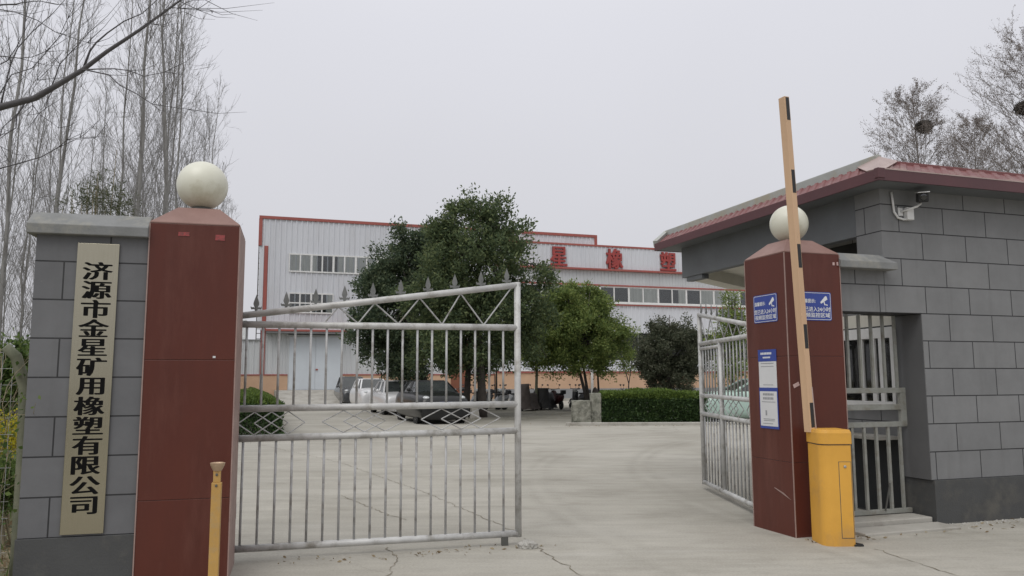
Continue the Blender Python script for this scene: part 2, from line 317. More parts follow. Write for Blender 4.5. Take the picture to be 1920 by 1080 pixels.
M['stone'] = paint('broken_stone', (0.45, 0.44, 0.41), (0.30, 0.29, 0.26), 14, 0.9, bst=0.6)
M['soil'] = paint('bare_soil', (0.17, 0.14, 0.09), (0.10, 0.105, 0.055), 0.6, 0.95, bsc=15, bst=0.6, dirt=(0.09, 0.12, 0.04), dsc=0.3)
M['crack'] = paint('crack_dirt', (0.22, 0.19, 0.14), (0.16, 0.14, 0.105), 20, 0.95)
M['bark'] = paint('pale_bark', (0.27, 0.265, 0.255), (0.21, 0.205, 0.195), 6, 0.9, stretch=(1, 1, 0.3), bst=0.4, dirt=(0.12, 0.11, 0.10), dsc=3)
M['twig'] = paint('grey_twigs', (0.22, 0.215, 0.21), (0.17, 0.165, 0.16), 3, 0.9, bst=0)
M['limb'] = paint('dark_grey_bark', (0.115, 0.11, 0.115), (0.08, 0.076, 0.08), 8, 0.9, bst=0.4)
M['darkbark'] = paint('dark_bark', (0.075, 0.064, 0.055), (0.05, 0.043, 0.037), 6, 0.9, bst=0.4)
M['budtwig'] = paint('brown_twigs', (0.21, 0.19, 0.18), (0.17, 0.155, 0.148), 3, 0.9, bst=0)
M['bud'] = leaf_mat('catkin_buds', [(0.17, 0.14, 0.125), (0.22, 0.185, 0.16), (0.27, 0.24, 0.20)], 0.9, 0.1)
M['nest'] = paint('nest_sticks', (0.06, 0.052, 0.045), None, 8, 0.95)
M['magnolia'] = leaf_mat('magnolia_leaves', [(0.066, 0.098, 0.056), (0.102, 0.142, 0.072), (0.15, 0.19, 0.088), (0.22, 0.245, 0.11)], 0.6, 0.16)
M['magnolia2'] = leaf_mat('blue_green_leaves', [(0.06, 0.09, 0.06), (0.09, 0.128, 0.08), (0.13, 0.168, 0.096), (0.185, 0.21, 0.115)], 0.6, 0.16)
M['camphor'] = leaf_mat('fresh_leaves', [(0.085, 0.13, 0.048), (0.155, 0.215, 0.066), (0.24, 0.30, 0.09), (0.35, 0.385, 0.13)], 0.6, 0.2)
M['bush'] = leaf_mat('dull_bush_leaves', [(0.055, 0.070, 0.044), (0.085, 0.100, 0.062), (0.125, 0.134, 0.085), (0.175, 0.170, 0.125)], 0.5, 0.3)
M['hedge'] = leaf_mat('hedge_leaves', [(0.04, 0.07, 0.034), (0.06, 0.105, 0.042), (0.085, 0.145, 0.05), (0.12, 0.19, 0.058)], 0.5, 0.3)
M['hedgelight'] = leaf_mat('pale_hedge_leaves', [(0.07, 0.115, 0.032), (0.115, 0.175, 0.042), (0.165, 0.235, 0.05), (0.21, 0.28, 0.065)], 0.5, 0.3)
M['bamboo'] = leaf_mat('bamboo_leaves', [(0.07, 0.085, 0.05), (0.10, 0.115, 0.065), (0.14, 0.145, 0.085)], 0.6, 0.2)
M['weed'] = leaf_mat('weed_leaves', [(0.05, 0.085, 0.03), (0.09, 0.145, 0.04), (0.14, 0.20, 0.055), (0.2, 0.24, 0.09)], 0.6, 0.2)
M['yellowflower'] = leaf_mat('yellow_blossom', [(0.40, 0.36, 0.03), (0.55, 0.48, 0.05), (0.45, 0.45, 0.09)], 0.7, 0.1)
M['drystem'] = paint('dry_stems', (0.30, 0.26, 0.17), (0.2, 0.17, 0.11), 8, 0.9)
M['litter'] = leaf_mat('dry_leaf_litter', [(0.12, 0.085, 0.05), (0.24, 0.18, 0.11), (0.38, 0.31, 0.2), (0.45, 0.4, 0.3)], 0.8, 0.1)
M['pole'] = paint('mossy_pipe', (0.20, 0.20, 0.14), (0.13, 0.145, 0.095), 6, 0.8, bst=0.3)
M['carblack'] = paint('black_car_paint', (0.010, 0.011, 0.012), (0.014, 0.015, 0.015), 1, 0.3, bst=0, spec=.35, coat=0.25)
M['carwhite'] = paint('white_car_paint', (0.72, 0.72, 0.73), (0.68, 0.68, 0.69), 1, 0.25, bst=0, coat=0.5)
M['carmint'] = paint('mint_car_paint', (0.40, 0.53, 0.47), (0.37, 0.50, 0.44), 1, 0.25, bst=0, coat=0.5)
M['cargrey'] = paint('grey_car_paint', (0.055, 0.058, 0.062), None, 1, 0.25, bst=0, coat=0.5)
M['lamp'] = paint('lamp_lens', (0.66, 0.68, 0.68), (0.45, 0.47, 0.48), 9, 0.12, 0.2, bst=0)
M['redlamp'] = paint('red_lens', (0.35, 0.02, 0.02), None, 5, 0.2, bst=0)
M['cover'] = paint('brown_cover_cloth', (0.052, 0.042, 0.037), (0.075, 0.062, 0.055), 3, 0.85, bst=0.3)
M['cover2'] = paint('black_cover_cloth', (0.02, 0.02, 0.021), (0.032, 0.031, 0.03), 3, 0.75, bst=0.3)
M['sred'] = paint('red_scooter_plastic', (0.07, 0.022, 0.022), None, 3, 0.35, bst=0)
M['sgrey'] = paint('grey_scooter_plastic', (0.28, 0.29, 0.30), None, 3, 0.35, bst=0)
M['sdark'] = paint('dark_scooter_plastic', (0.025, 0.026, 0.028), None, 3, 0.35, bst=0)
M['orange'] = paint('orange_painted_wall', (0.22, 0.08, 0.045), None, 1, 0.8)
random.seed(11); rng = np.random.default_rng(11)
# ------------------------------------------------------------------ ground
UG = 18.2
def sheet(name, poly, z, mat):
    o = MB().add([(x, y, z) for x, y in poly], [tuple(range(len(poly)))]).build(name, mat); return tag(o, kind='structure')
sheet('ground', [(-700, -100), (700, -100), (700, 900), (-700, 900)], -0.03, M['soil'])
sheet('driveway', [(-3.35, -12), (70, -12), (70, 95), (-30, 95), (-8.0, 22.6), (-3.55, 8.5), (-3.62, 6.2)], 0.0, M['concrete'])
def crack(pts, w, z=0.004):
    m = MB(); P = []
    for (a, b) in zip(pts[:-1], pts[1:]):
        n = max(2, int(math.hypot(b[0]-a[0], b[1]-a[1])/0.06))
        for i in range(n): P.append((a[0]+(b[0]-a[0])*i/n+random.gauss(0, .012), a[1]+(b[1]-a[1])*i/n+random.gauss(0, .012)))
    P.append(pts[-1]); V = []
    for i, p in enumerate(P):
        q = P[min(i+1, len(P)-1)]; o = P[max(i-1, 0)]; d = Vector((q[0]-o[0], q[1]-o[1])).normalized(); ww = w*random.uniform(.35, 1.3)/2
        V += [(p[0]-d.y*ww, p[1]+d.x*ww, z), (p[0]+d.y*ww, p[1]-d.x*ww, z)]
    m.add(V, [(2*i, 2*i+1, 2*i+3, 2*i+2) for i in range(len(P)-1)]); return tag(m.build('paving_crack', M['crack']), kind='structure')
gp = lambda x, y: tuple((lambda d: (d.x*CAMZ/-d.z, d.y*CAMZ/-d.z))(ray(x, y)))
crack([gp(985, 1010), gp(1015, 1033), gp(1052, 1055), gp(1095, 1085), gp(1160, 1130)], .011)
crack([gp(480, 832), gp(640, 868), gp(800, 925), gp(975, 1000)], .010)
crack([gp(640, 930), gp(735, 968), gp(762, 975)], .012)
crack([gp(1640, 1030), gp(1720, 1056), gp(1830, 1092)], .009)
crack([gp(725, 1027), gp(745, 1050), gp(720, 1090)], .008)
# ------------------------------------------------------------------ left gate pillar, wall and plaque
LP = (-2.775, 6.0, 0); LD = 15.2; LW = .655
def pillar(name, label, loc, deg, W, top, seams, stickers):
    t = thing(name, label, 'gate pillar', loc, deg, 'gate pillars')
    m = MB(); zs = [0.0] + seams + [top]
    for a, b in zip(zs[:-1], zs[1:]): m.box(0, W, 0, W, a + (0.0008 if a else -0.05), b-0.0008)
    m.build('body', M['pillar'], t, bevel=0.004)
    core = MB().box(0.006, W-0.006, 0.006, W-0.006, 0, top-0.01); core.build('mortar_joint', M['flange'], t)
    e = MB()
    for x, y in ((0, 0), (W, 0), (0, W)): e.box(x-0.0045, x+0.0045, y-0.0045, y+0.0045, 0, top-0.002)
    e.build('corner_edge', M['edge'], t)
    if LD == deg: MB().box(W+.001, W+.004, .012, W-.012, 0, top-.01).build('pale_side_lining', M['edge'], t)
    c = MB(); k = .155; cx = W/2
    c.loft([[(0, 0, top), (W, 0, top), (W, W, top), (0, W, top)], [(0, 0, top+.012), (W, 0, top+.012), (W, W, top+.012), (0, W, top+.012)],
            [(cx-k, cx-k, top+.165), (cx+k, cx-k, top+.165), (cx+k, cx+k, top+.165), (cx-k, cx+k, top+.165)]])
    c.build('cap', M['cap'], t, bevel=.004)
    for (a, b, z0, z1, mt) in stickers:
        MB().box(a, b, -0.004, -0.001, z0, z1).build('sticker_remnant', M[mt], t)
    return t
def globe(label, c, r):
    t = thing('globe_lamp', label, 'lamp', (c[0], c[1], c[2]-r-.02), 0, 'globe lamps on the gate pillars')
    MB().lathe([(.085, 0), (.09, .012), (.08, .03), (.07, .045)], 20).build('lamp_base', M['flange'], t, smooth=False)
    MB().ball((0, 0, r+.02), r, 40, 24).build('globe', M['globe'], t, smooth=True)
    return t
def cs(deg): return math.cos(R(deg)), math.sin(R(deg))
pillar('gate_pillar', 'red-brown tiled gate pillar beside the upright name plaque', LP, LD, LW, 2.71, [0.62, 1.66], [(.205, .285, 2.615, 2.645, 'redsticker'), (.475, .545, 2.59, 2.635, 'redsticker'), (.49, .51, 1.675, 1.69, 'paper')])
c, s = cs(LD); globe('cream globe lamp on the pillar next to the plaque wall', (LP[0]+c*LW/2-s*LW/2, LP[1]+s*LW/2+c*LW/2, 3.095), .200)
RP = (2.684, 7.752, 0); RD = 18.2; RW = .66
pillar('gate_pillar', 'red-brown tiled gate pillar carrying blue notices behind the boom barrier', RP, RD, RW, 2.745, [0.7, 1.72], [(.575, .60, 2.635, 2.665, 'pinkprint'), (.625, .645, 2.635, 2.67, 'pinkprint')])
c, s = cs(RD); globe('cream globe lamp behind the raised boom arm', (RP[0]+c*RW/2-s*RW/2, RP[1]+s*RW/2+c*RW/2, 3.105), .194)
sc_ = MB().prism([(.05, .345), (.16, .40), (.30, .435), (.302, .43), (.17, .385)], -.0025, -.001, 'x'); 
so = sc_.build('scuff_mark', M['edge'], [o for o in COL.objects if o.name.startswith('gate_pillar')][1])
bw = thing('boundary_wall', 'grey tiled wall stub with sloped coping carrying the name plaque', 'wall', LP, LD)
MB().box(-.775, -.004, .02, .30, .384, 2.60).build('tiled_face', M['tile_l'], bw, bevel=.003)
MB().box(-.785, -.004, .008, .312, -.05, .384).build('plinth', M['plinth'], bw, bevel=.004)
MB().prism([(-.045, 2.588), (-.05, 2.66), (.10, 2.77), (.24, 2.77), (.37, 2.66), (.365, 2.588)], -.83, -.004, 'x').build('coping', M['coping'], bw, bevel=.006)
pq = thing('name_plaque', 'upright brushed metal plaque with black company name on the grey wall', 'sign', (LP[0], LP[1], 0), LD)
pb = MB().box(-.1435, .1435, -.012, .0, -1.065, 1.065); po = pb.build('plate', M['plaque'], pq, bevel=.003)
for o in (po,): o.location = (-.352, .012, 1.467); o.rotation_euler = (0, R(.2), 0)
chars = '济源市金星矿用橡塑有限公司'
V, F, n0 = [], [], 0
for i, ch in enumerate(chars):
    zc = 2.323 + (0.605-2.323)*i/12
    me = text_mesh(ch, .15); cc, lo, hi = glyph_centre(me); mid = (lo+hi)/2
    for k, (dx, dz) in enumerate(((-.0075, 0), (-.0045, .001), (-.0015, -.001), (.0015, .001), (.0045, -.001), (.0075, 0))):     # heavy verticals, thin horizontals
        q = (cc-mid); q = np.stack([q[:, 0]*1.38+dx-.352+(.006 if i < 3 else 0.0), np.full(len(q), -.0032-.0002*k), q[:, 1]*.97+dz+zc], 1)
        V.append(q); F += [tuple(v+n0 for v in p.vertices) for p in me.polygons]; n0 += len(q)
mb = MB(); mb.v = [tuple(p) for p in np.concatenate(V)]; mb.f = F
lt = mb.build('lettering', M['ink'], pq)
# boom rest post
t = thing('boom_rest_post', 'thin ochre post with a forked rest in front of the left pillar', 'post', (-2.085, 5.72, 0), 12)
MB().box(-.033, .033, -.025, .025, 0, .79).build('post', M['yellowpost'], t, bevel=.004)
MB().box(-.024, .024, -.018, .018, .79, .875).build('inner_tube', M['yellowpost'], t, bevel=.003)
MB().lathe([(.024, .868), (.030, .872), (.047, .905), (.052, .925), (.046, .927), (.030, .905), (.012, .90)], 20).build('cradle', M['brass'], t)
for z in (.77, .845): MB().lathe([(.009, 0), (.009, .006), (.004, .008)], 10, Matrix.Translation((0, -.025 if z < .8 else -.018, z)) @ Matrix.Rotation(R(90), 4, 'X')).build('bolt', M['flange'], t)
# ------------------------------------------------------------------ gate leaves
def gate_leaf(name, label, loc, deg, Lg, wicket=False):
    t = thing(name, label, 'gate', loc, deg, 'steel gate leaves')
    r = .03
    def tube(nm, pts, rad, mt='galv', n=10): return MB().tube(pts, rad, n).build(nm, M[mt], t, smooth=True)
    topz = lambda x: 2.06 + (2.395-2.06)*x/Lg
    rails = [(.10, .10), (1.01, 1.03), (1.262, 1.275), (1.985, 1.99)]
    for a, b in rails: tube('rail', [(0, 0, a), (Lg, 0, b)], .03)
    tube('top_rail', [(0, 0, 2.06), (Lg+.02, 0, topz(Lg+.02))], .03)
    tube('end_post', [(Lg, 0, .07), (Lg, 0, 2.42)], .031); tube('hinge_post', [(-.02, 0, .07), (-.02, 0, 2.09)], .03)
    for z in (.35, 1.75): tube('hinge', [(-.03, 0, z), (-.03, 0, z+.12)], .045, 'galvthin')
    rz = lambda k, x: rails[k][0] + (rails[k][1]-rails[k][0])*x/Lg
    n = 18
    for i in range(n):
        x = .05 + (Lg-.19)*i/(n-1) if not wicket else .05+(Lg-.19)*i/(n-1)
        tube('bar', [(x, 0, rz(0, x)), (x, 0, rz(1, x))], .0105, 'galvthin', 8)
        tube('bar', [(x, 0, rz(2, x)), (x, 0, rz(3, x))], .0105, 'galvthin', 8)
    k = Lg/2.478
    zz = [(.70, 0), (.82, 1), (.995, 0), (1.14, 1), (1.355, 0), (1.548, 1), (1.757, 0), (1.93, 1), (2.15, 0), (2.42, 1)]
    m = MB()
    for (a, ta), (b, tb) in zip(zz[:-1], zz[1:]):
        p = [(x*k, 0.0, (rz(3, x*k)+.02) if not tt else topz(x*k)-.02) for x, tt in ((a, ta), (b, tb))]
        m.tube(p, .007, 6)
    m.build('zigzag_brace', M['galvthin'], t)
    for g0, g1 in ((-.005, .555), (.70, 1.435), (1.57, 2.31)):
        g0 *= k; g1 *= k; m = MB(); q = (g1-g0)/4
        for j in range(3):
            c0 = g0+q*(j+1); zt = rz(2, c0)-.03; zb = rz(1, c0)+.03; zm = (zt+zb)/2; y = (j-1)*.006
            pts = [(max(c0-q, .0), y, zm), (c0, y, zt), (c0+q, y, zm), (c0, y, zb)]
            for a, b in zip(pts, pts[1:]+pts[:1]): m.tube([a, b], .0055, 6)
        m.build('diamond_ornament', M['galvthin'], t)
    prof = [(0, .135), (.012, .10), (.022, .068), (.025, .05), (.017, .03), (.013, .02), (.024, .026), (.036, .022), (.044, .034), (.047, .02), (.040, .004), (.024, .006), (.012, .004), (.010, -.02)]
    poly = prof + [(-a, b) for a, b in reversed(prof[1:])]
    for i in range(10):
        x = (.12 + 2.255*i/9)*k; z = topz(x)+.035
        f = MB(); f.prism([(x+a, z+b) for a, b in poly], -.004, .004); f.tube([(x, 0, z+.0), (x, 0, z+.09)], [.008, .004], 6)
        f.build('finial', M['finial'], t)
    if wicket:
        tube('wicket_post', [(Lg*.62, .0, .10), (Lg*.62, .0, 1.99)], .028)
        tube('wicket_rail', [(Lg*.62, .0, 1.92), (Lg, .0, 1.92)], .024)
    else:
        MB().box(Lg-.16, Lg-.10, -.02, .02, .0, .085).build('drop_bolt', M['flange'], t, bevel=.004)
    return t
gate_leaf('gate_leaf', 'closed grey steel gate leaf hinged to the plaque side pillar', (-2.341, 6.853, 0), 15.23, 2.478)
gate_leaf('gate_leaf', 'grey steel gate leaf with wicket swung open behind the noticed pillar', (2.70, 8.62, 0), 91.6, 2.52, True)
st = MB(); sv = []
bmr = bmesh.new(); bmesh.ops.create_icosphere(bmr, subdivisions=3, radius=1)
sv = [(v.co.x*.085*(1+random.uniform(-.25, .25)), v.co.y*.06*(1+random.uniform(-.25, .25)), max(-.02, v.co.z*.05*(1+random.uniform(-.35, .35)))+.018) for v in bmr.verts]
st.add(sv, [tuple(v.index for v in f.verts) for f in bmr.faces]); bmr.free()
tag(st.build('stone', M['stone'], loc=(.13, 7.35, 0)), 'broken pale stone on the ground under the gate end', 'stone')
# ------------------------------------------------------------------ notices on the right pillar
def rot_part(o): return o
def pil(a, b, z): c, s = cs(RD); return (RP[0]+c*a-s*b, RP[1]+s*a+c*b, z)
def camera_sign(label, loc, deg):
    t = thing('surveillance_sign', label, 'sign', loc, deg, 'blue surveillance signs')
    W2, H2, r = .195, .1425, .02
    def rr(w, h, r):
        P = []
        for cx, cy, a0 in ((w-r, h-r, 0), (-w+r, h-r, 90), (-w+r, -h+r, 180), (w-r, -h+r, 270)):
            for k in range(5): a = R(a0+22.5*k); P.append((cx+r*math.cos(a), cy+r*math.sin(a)))
        return P
    MB().prism(rr(W2, H2, r), -.004, -.001).build('panel', M['blue'], t)
    o, i = rr(W2-.008, H2-.008, .016), rr(W2-.0125, H2-.0125, .013); n = len(o)
    MB().add([(x, -.0046, z) for x, z in o+i], [(k, (k+1) % n, n+(k+1) % n, n+k) for k in range(n)]).build('border', M['white'], t)
    V, F, n0 = [], [], 0
    for txt, size, cx, cz, sx in (('温馨提示:', .043, -.085, .052, 1.0), ('您已进入24小时', .053, .0, -.030, .98), ('视频监控区域', .050, .0, -.088, 1.16)):
        me = text_mesh(txt, size); cc, lo, hi = glyph_centre(me); q = cc-(lo+hi)/2
        for k, (dx, dz) in enumerate(((-.0009, -.0006), (.0009, .0006), (-.0009, .0006), (.0009, -.0006))):
            V.append(np.stack([q[:, 0]*sx+cx+dx, np.full(len(q), -.0049-.0001*k), q[:, 1]+cz+dz], 1)); F += [tuple(v+n0 for v in p.vertices) for p in me.polygons]; n0 += len(q)
    mb = MB(); mb.v = [tuple(p) for p in np.concatenate(V)]; mb.f = F; mb.build('lettering', M['white'], t)
    ic = MB(); ic.prism([(.062, .040), (.072, .027), (.082, .031), (.150, .070), (.142, .098), (.126, .104)], -.0052, -.0046)
    ic.prism([(.103, .042), (.114, .046), (.120, .020), (.148, .020), (.148, .006), (.138, .006), (.138, .012), (.110, .012)], -.0052, -.0046)
    ic.build('camera_icon', M['white'], t); return t
camera_sign('blue surveillance notice on the gate side face of the pillar', pil(-.001, .328, 2.212), RD-90)
camera_sign('blue surveillance notice partly behind the raised boom arm', pil(.338, -.001, 2.215), RD)
t = thing('notice_poster', 'tall white and blue notice sheets pasted one above the other on pillar', 'poster', pil(-.001, .33, 0), RD-90)
MB().box(-.145, .142, -.003, -.001, 1.405, 1.79).build('upper_sheet', M['paper'], t)
MB().box(-.150, .150, -.0042, -.0032, 1.675, 1.795).build('blue_header', M['blue'], t)
MB().box(-.150, .152, -.006, -.0045, 1.005, 1.412).build('lower_backing', M['blue'], t)
MB().box(-.138, .138, -.0075, -.0065, 1.03, 1.375).build('lower_sheet', M['paper'], t)
def textbars(rows, y, mt, nm):
    m = MB(); r = random.Random(5)
    for z, h, x0, x1 in rows:
        x = x0
        while x < x1:
            wd = min(h*r.uniform(.7, 1.0), x1-x); m.box(x, x+wd, y-.0006, y, z-h/2, z+h/2); x += wd+h*.25
    m.build(nm, M[mt], t)
textbars([(1.755, .022, -.105, .075), (1.715, .016, -.07, .05)], -.0046, 'white', 'header_print')
textbars([(1.655, .008, -.11, .10), (1.625, .006, -.11, .10), (1.44, .006, -.08, .08)], -.0033, 'greyprint', 'upper_print')
textbars([(1.345, .022, -.085, .085), (1.305, .022, -.085, .085), (1.27, .006, -.11, .11), (1.10, .006, -.09, .09), (1.085, .006, -.09, .09), (1.055, .006, -.10, .06)], -.008, 'greyprint', 'lower_print')
MB().box(-.055, -.03, -.0082, -.0076, 1.135, 1.185).build('small_mark', M['greyprint'], t)
m = MB().box(-.036, .036, -.003, -.001, -.018, .018)
tag(m.build('pillar_sticker', M['pinkprint'], loc=pil(.075, -.001, 1.44), rot=(0, R(-24), R(RD))), 'small faded pink sticker stuck askew beside the boom arm', 'sticker')
# ------------------------------------------------------------------ boom barrier
t = thing('boom_barrier', 'yellow boom barrier cabinet with its tan arm raised upright', 'barrier', (2.945, 7.515, 0), 1)
def outline(x0, x1, y0, y1, r):
    P = [(x1-.012, y0), (x1, y0+.012), (x1, y1), (x0, y1)]
    for k in range(7): a = R(180+15*k); P.append((x0+r+r*math.cos(a), y0+r+r*math.sin(a)))
    return P
MB().prism(outline(-.14, .14, -.155, .155, .085), -.01, .895, 'z').build('cabinet', M['yellow'], t, bevel=.003)
MB().prism(outline(-.135, .135, -.15, .15, .08), .895, .905, 'z').build('lid_seam', M['flange'], t)
ol = outline(-.148, .148, -.163, .163, .09); m = MB()
m.loft([[(x, y, .905) for x, y in ol], [(x, y, 1.005) for x, y in ol], [(x*.93, y*.93, 1.035) for x, y in ol]]).build('lid', M['yellow'], t, bevel=.004)
d = MB().box(.018, .125, -.158, -.150, .075, .745).build('access_door', M['yellow'], t, bevel=.002)
m = MB()
for a in ((.013, .018, .07, .75), (.125, .130, .07, .75)): m.box(a[0], a[1], -.1565, -.150, a[2], a[3])
for a in ((.018, .125, .745, .750), (.018, .125, .07, .075)): m.box(a[0], a[1], -.1565, -.150, a[2], a[3])
m.build('door_gap', M['flange'], t)
MB().lathe([(.013, 0), (.013, .006), (.006, .009)], 14, Matrix.Translation((.07, -.158, .705)) @ Matrix.Rotation(R(90), 4, 'X')).build('lock', M['steel'], d)
# arm
lean = math.atan2(-.107, 3.214)
am = Matrix.Translation((-.14, .085, 1.0)) @ Matrix.Rotation(lean, 4, 'Y') @ Matrix.Rotation(R(23.6), 4, 'Z')
arm = MB().box(-.031, .031, -.042, .042, 0, 3.265, am).build('arm', M['arm'], t, bevel=.004)
for z in (4.14, 3.41, 2.675, 1.90, 1.16): 
    MB().box(-.018, .024, -.0435, -.0425, z-1.0-.115, z-1.0+.115, am).build('black_band', M['black'], arm)
MB().box(.045, .055, -.03, .0, 0, .42, Matrix.Translation((-.14, .085, 1.0)) @ Matrix.Rotation(R(-3.2), 4, 'Y')).build('spring_rod', M['hip'], t)
m = MB(); m.tube([(.13, -.05, .02), (.18, -.1, .012), (.21, -.12, .01), (.2, -.16, .01), (.12, -.165, .012)], .008, 6)
m.build('power_cable', M['rubber'], t, smooth=True)
# ------------------------------------------------------------------ guardhouse
GO = (4.40, 8.44, 0); GD = 18.2
gh = thing('guardhouse', 'grey tiled guardhouse with maroon sheet roof at the gate', 'guardhouse', GO, GD)
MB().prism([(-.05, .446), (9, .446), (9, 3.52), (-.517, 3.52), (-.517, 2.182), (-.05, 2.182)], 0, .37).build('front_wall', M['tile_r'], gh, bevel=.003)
MB().box(-.035, 9.02, -.018, .385, -.05, .446).build('plinth', M['plinth'], gh, bevel=.004)
sw = MB().box(-.04, .15, .372, 3.15, .446, 3.155); sw.build('side_wall', M['tile_r'], gh)
MB().box(-.046, .15, .387, 3.16, -.05, .446).build('side_plinth', M['plinth'], gh)
MB().box(.16, 9, 2.95, 3.15, 0, 3.155).build('rear_wall', M['tile_r'], gh)
MB().prism([(-.40, .372), (9, .372), (9, 4.6), (.75, 4.47), (-.40, 3.72)], 3.16, 3.19, 'z').build('soffit', M['soffit'], gh)
MB().box(-.517, -.402, .372, 4.1, 3.05, 3.52).build('beam', M['beam'], gh, bevel=.004)
MB().prism([(-.40, 3.62), (-.40, 3.95), (.75, 4.75), (1.1, 4.75), (1.1, 4.55), (.75, 4.40)], 2.99, 3.50, 'z').build('end_beam', M['soffit'], gh)
MB().box(-.50, -.385, 3.56, 4.0, 2.985, 3.05).build('beam_bracket', M['beam'], gh)
MB().box(-.0565, -.0502, .004, .366, .45, 2.178).build('jamb', M['jamb'], gh)
MB().box(-.044, -.039, .42, 1.9, 2.72, 3.10).build('transom', M['dark'], gh)
# roof
E0, B0, ZE0, ZE1 = -.80, -.30, 3.505, 3.60
m = MB()   # fascias
m.box(E0-.02, E0, B0+.001, 4.4, ZE0, ZE1+.018); m.box(E0-.02, 9.3, B0-.02, B0, ZE0, ZE1+.018); m.box(E0+.021, 9, 4.38, 4.4, ZE0, ZE1)
m.build('fascia', M['fascia'], gh)
MB().box(E0+.021, 9.25, B0+.021, 4.37, ZE0+.005, ZE0+.03).build('eave_soffit', M['beam'], gh)
def slope(e0, e1, t0, t1, n, name):      # ribbed skirt between eave edge and top edge
    e0, e1, t0, t1 = map(Vector, (e0, e1, t0, t1)); m = MB(); nrm = (e1-e0).cross(t0-e0).normalized()
    if nrm.z < 0: nrm = -nrm
    V = []
    for i in range(n):
        for fr, h in ((0, 0), (.42, 0), (.52, .014), (.88, .014)):
            f = (i+fr)/n; V += [e0.lerp(e1, f)+nrm*h, t0.lerp(t1, f)+nrm*h]
    k = len(V)//2; m.add(V, [(2*i, 2*i+2, 2*i+3, 2*i+1) for i in range(k-1)]); return m.build(name, M['roofred'], gh)
slope((E0, 4.4, ZE1), (E0, B0, ZE1), (-.40, 4.78, 3.83), (-.40, .10, 3.83), 34, 'roof_sheet')
slope((E0, B0, ZE1), (9.3, B0, ZE1), (-.40, .10, 3.83), (9.3, .10, 3.83), 52, 'roof_sheet')
m = MB(); m.box(-.41, -.34, .12, 4.80, 3.80, 3.925); m.build('ridge_flashing', M['flash'], gh, bevel=.01)
MB().bar((-.80, 4.40, 3.62), (-.38, 4.80, 3.87), .07, .10).build('verge_flashing', M['flash'], gh)
MB().box(-.34, 9, .12, 4.7, 3.70, 3.74).build('roof_deck', M['flash'], gh)
MB().box(-.36, 9.3, .09, .14, 3.80, 3.862).build('top_flashing', M['roofred'], gh, bevel=.008)
MB().box(E0+.06, 9.3, B0-.024, B0+.002, ZE1+.0185, ZE1+.03).build('eave_strip', M['hip'], gh)
hp = MB(); a = Vector((E0-.022, B0-.022, ZE1+.022)); b = Vector((-.385, .115, 3.872)); w1 = Vector((0, 1, 0)); w2 = Vector((1, 0, 0))
hp.add([a, a+w1*.16+Vector((0, 0, .01)), b+w1*.34+Vector((0, 0, .0)), b+Vector((0, 0, .03)), b+w2*.26, a+w2*.10+Vector((0, 0, .008))], [(0, 1, 2, 3), (0, 3, 4, 5)])
h = hp.build('hip_cap', M['hip'], gh); sm = h.modifiers.new('thick', 'SOLIDIFY'); sm.thickness = .012
MB().box(E0-.03, E0+.06, B0-.03, B0+.03, ZE0+.02, ZE1+.03).build('hip_end', M['fascia'], gh, bevel=.005)
# side window behind the bars
wd = thing('tmp', None, None); bpy.data.objects.remove(wd)
def sub(mb, name, mat, parent, **k): return mb.build(name, M[mat], parent, **k)
wx = -.04
sub(MB().box(wx-.004, wx-.001, .42, 1.95, 1.20, 2.09), 'window_recess', 'dark', gh)
fr = MB()
fr.box(wx-.055, wx-.004, .38, 1.95, 1.95, 2.07); fr.box(wx-.055, wx-.004, .38, 1.95, 1.19, 1.245)
for y in (.385, .54, .66, .85, 1.35, 1.90): fr.box(wx-.05, wx-.005, y, y+(.06 if .5 < y < .8 else .045), 1.245, 2.0)
wf = sub(fr, 'window', 'pvc', gh, bevel=.003)
sub(MB().box(wx-.024, wx-.020, .43, 1.9, 1.245, 1.95), 'pane', 'glass', wf)
sub(MB().box(wx-.003, wx-.0002, .42, 1.95, 2.09, 2.24), 'window_lintel', 'soffit', gh)
sub(MB().box(-.34, wx-.001, .40, 2.2, .835, .872), 'counter_ledge', 'slab', gh, bevel=.005)
sub(MB().box(wx-.012, wx-.0065, .392, 2.2, .02, .83), 'dark_panel', 'dark', gh)
# security camera
t = thing('security_camera', 'white and black security camera on the guardhouse front wall', 'camera', GO, GD)
m = MB(); m.tube([(-.375, -.02, 3.475), (-.365, -.02, 3.36), (-.355, -.02, 3.26), (-.31, -.022, 3.20), (-.24, -.025, 3.185), (-.20, -.03, 3.187)], .012, 8)
m.build('conduit', M['pvc'], t, smooth=True)
MB().box(-.215, -.125, -.06, 0, 3.18, 3.315).build('junction_box', M['pvc'], t, bevel=.006)
MB().box(-.29, -.225, -.012, 0, 3.225, 3.315).build('mount_plate', M['pvc'], t, bevel=.004)
MB().tube([(-.255, -.01, 3.27), (-.22, -.09, 3.285), (-.15, -.13, 3.31), (-.115, -.15, 3.345)], .012, 8).build('bracket', M['pvc'], t, smooth=True)
cm = Matrix.Translation((-.115, -.17, 3.405)) @ Matrix.Rotation(R(-38), 4, 'Z') @ Matrix.Rotation(R(12), 4, 'X')
MB().box(-.05, .05, -.09, .10, -.055, .045, cm).build('housing', M['black'], t, bevel=.012)
MB().box(-.058, .058, -.115, .105, .046, .056, cm).build('visor', M['pvc'], t, bevel=.004)
MB().lathe([(.034, 0), (.034, .008), (.02, .012)], 18, cm @ Matrix.Translation((0, -.09, 0)) @ Matrix.Rotation(R(90), 4, 'X')).build('lens', M['carglass'], t, smooth=False)
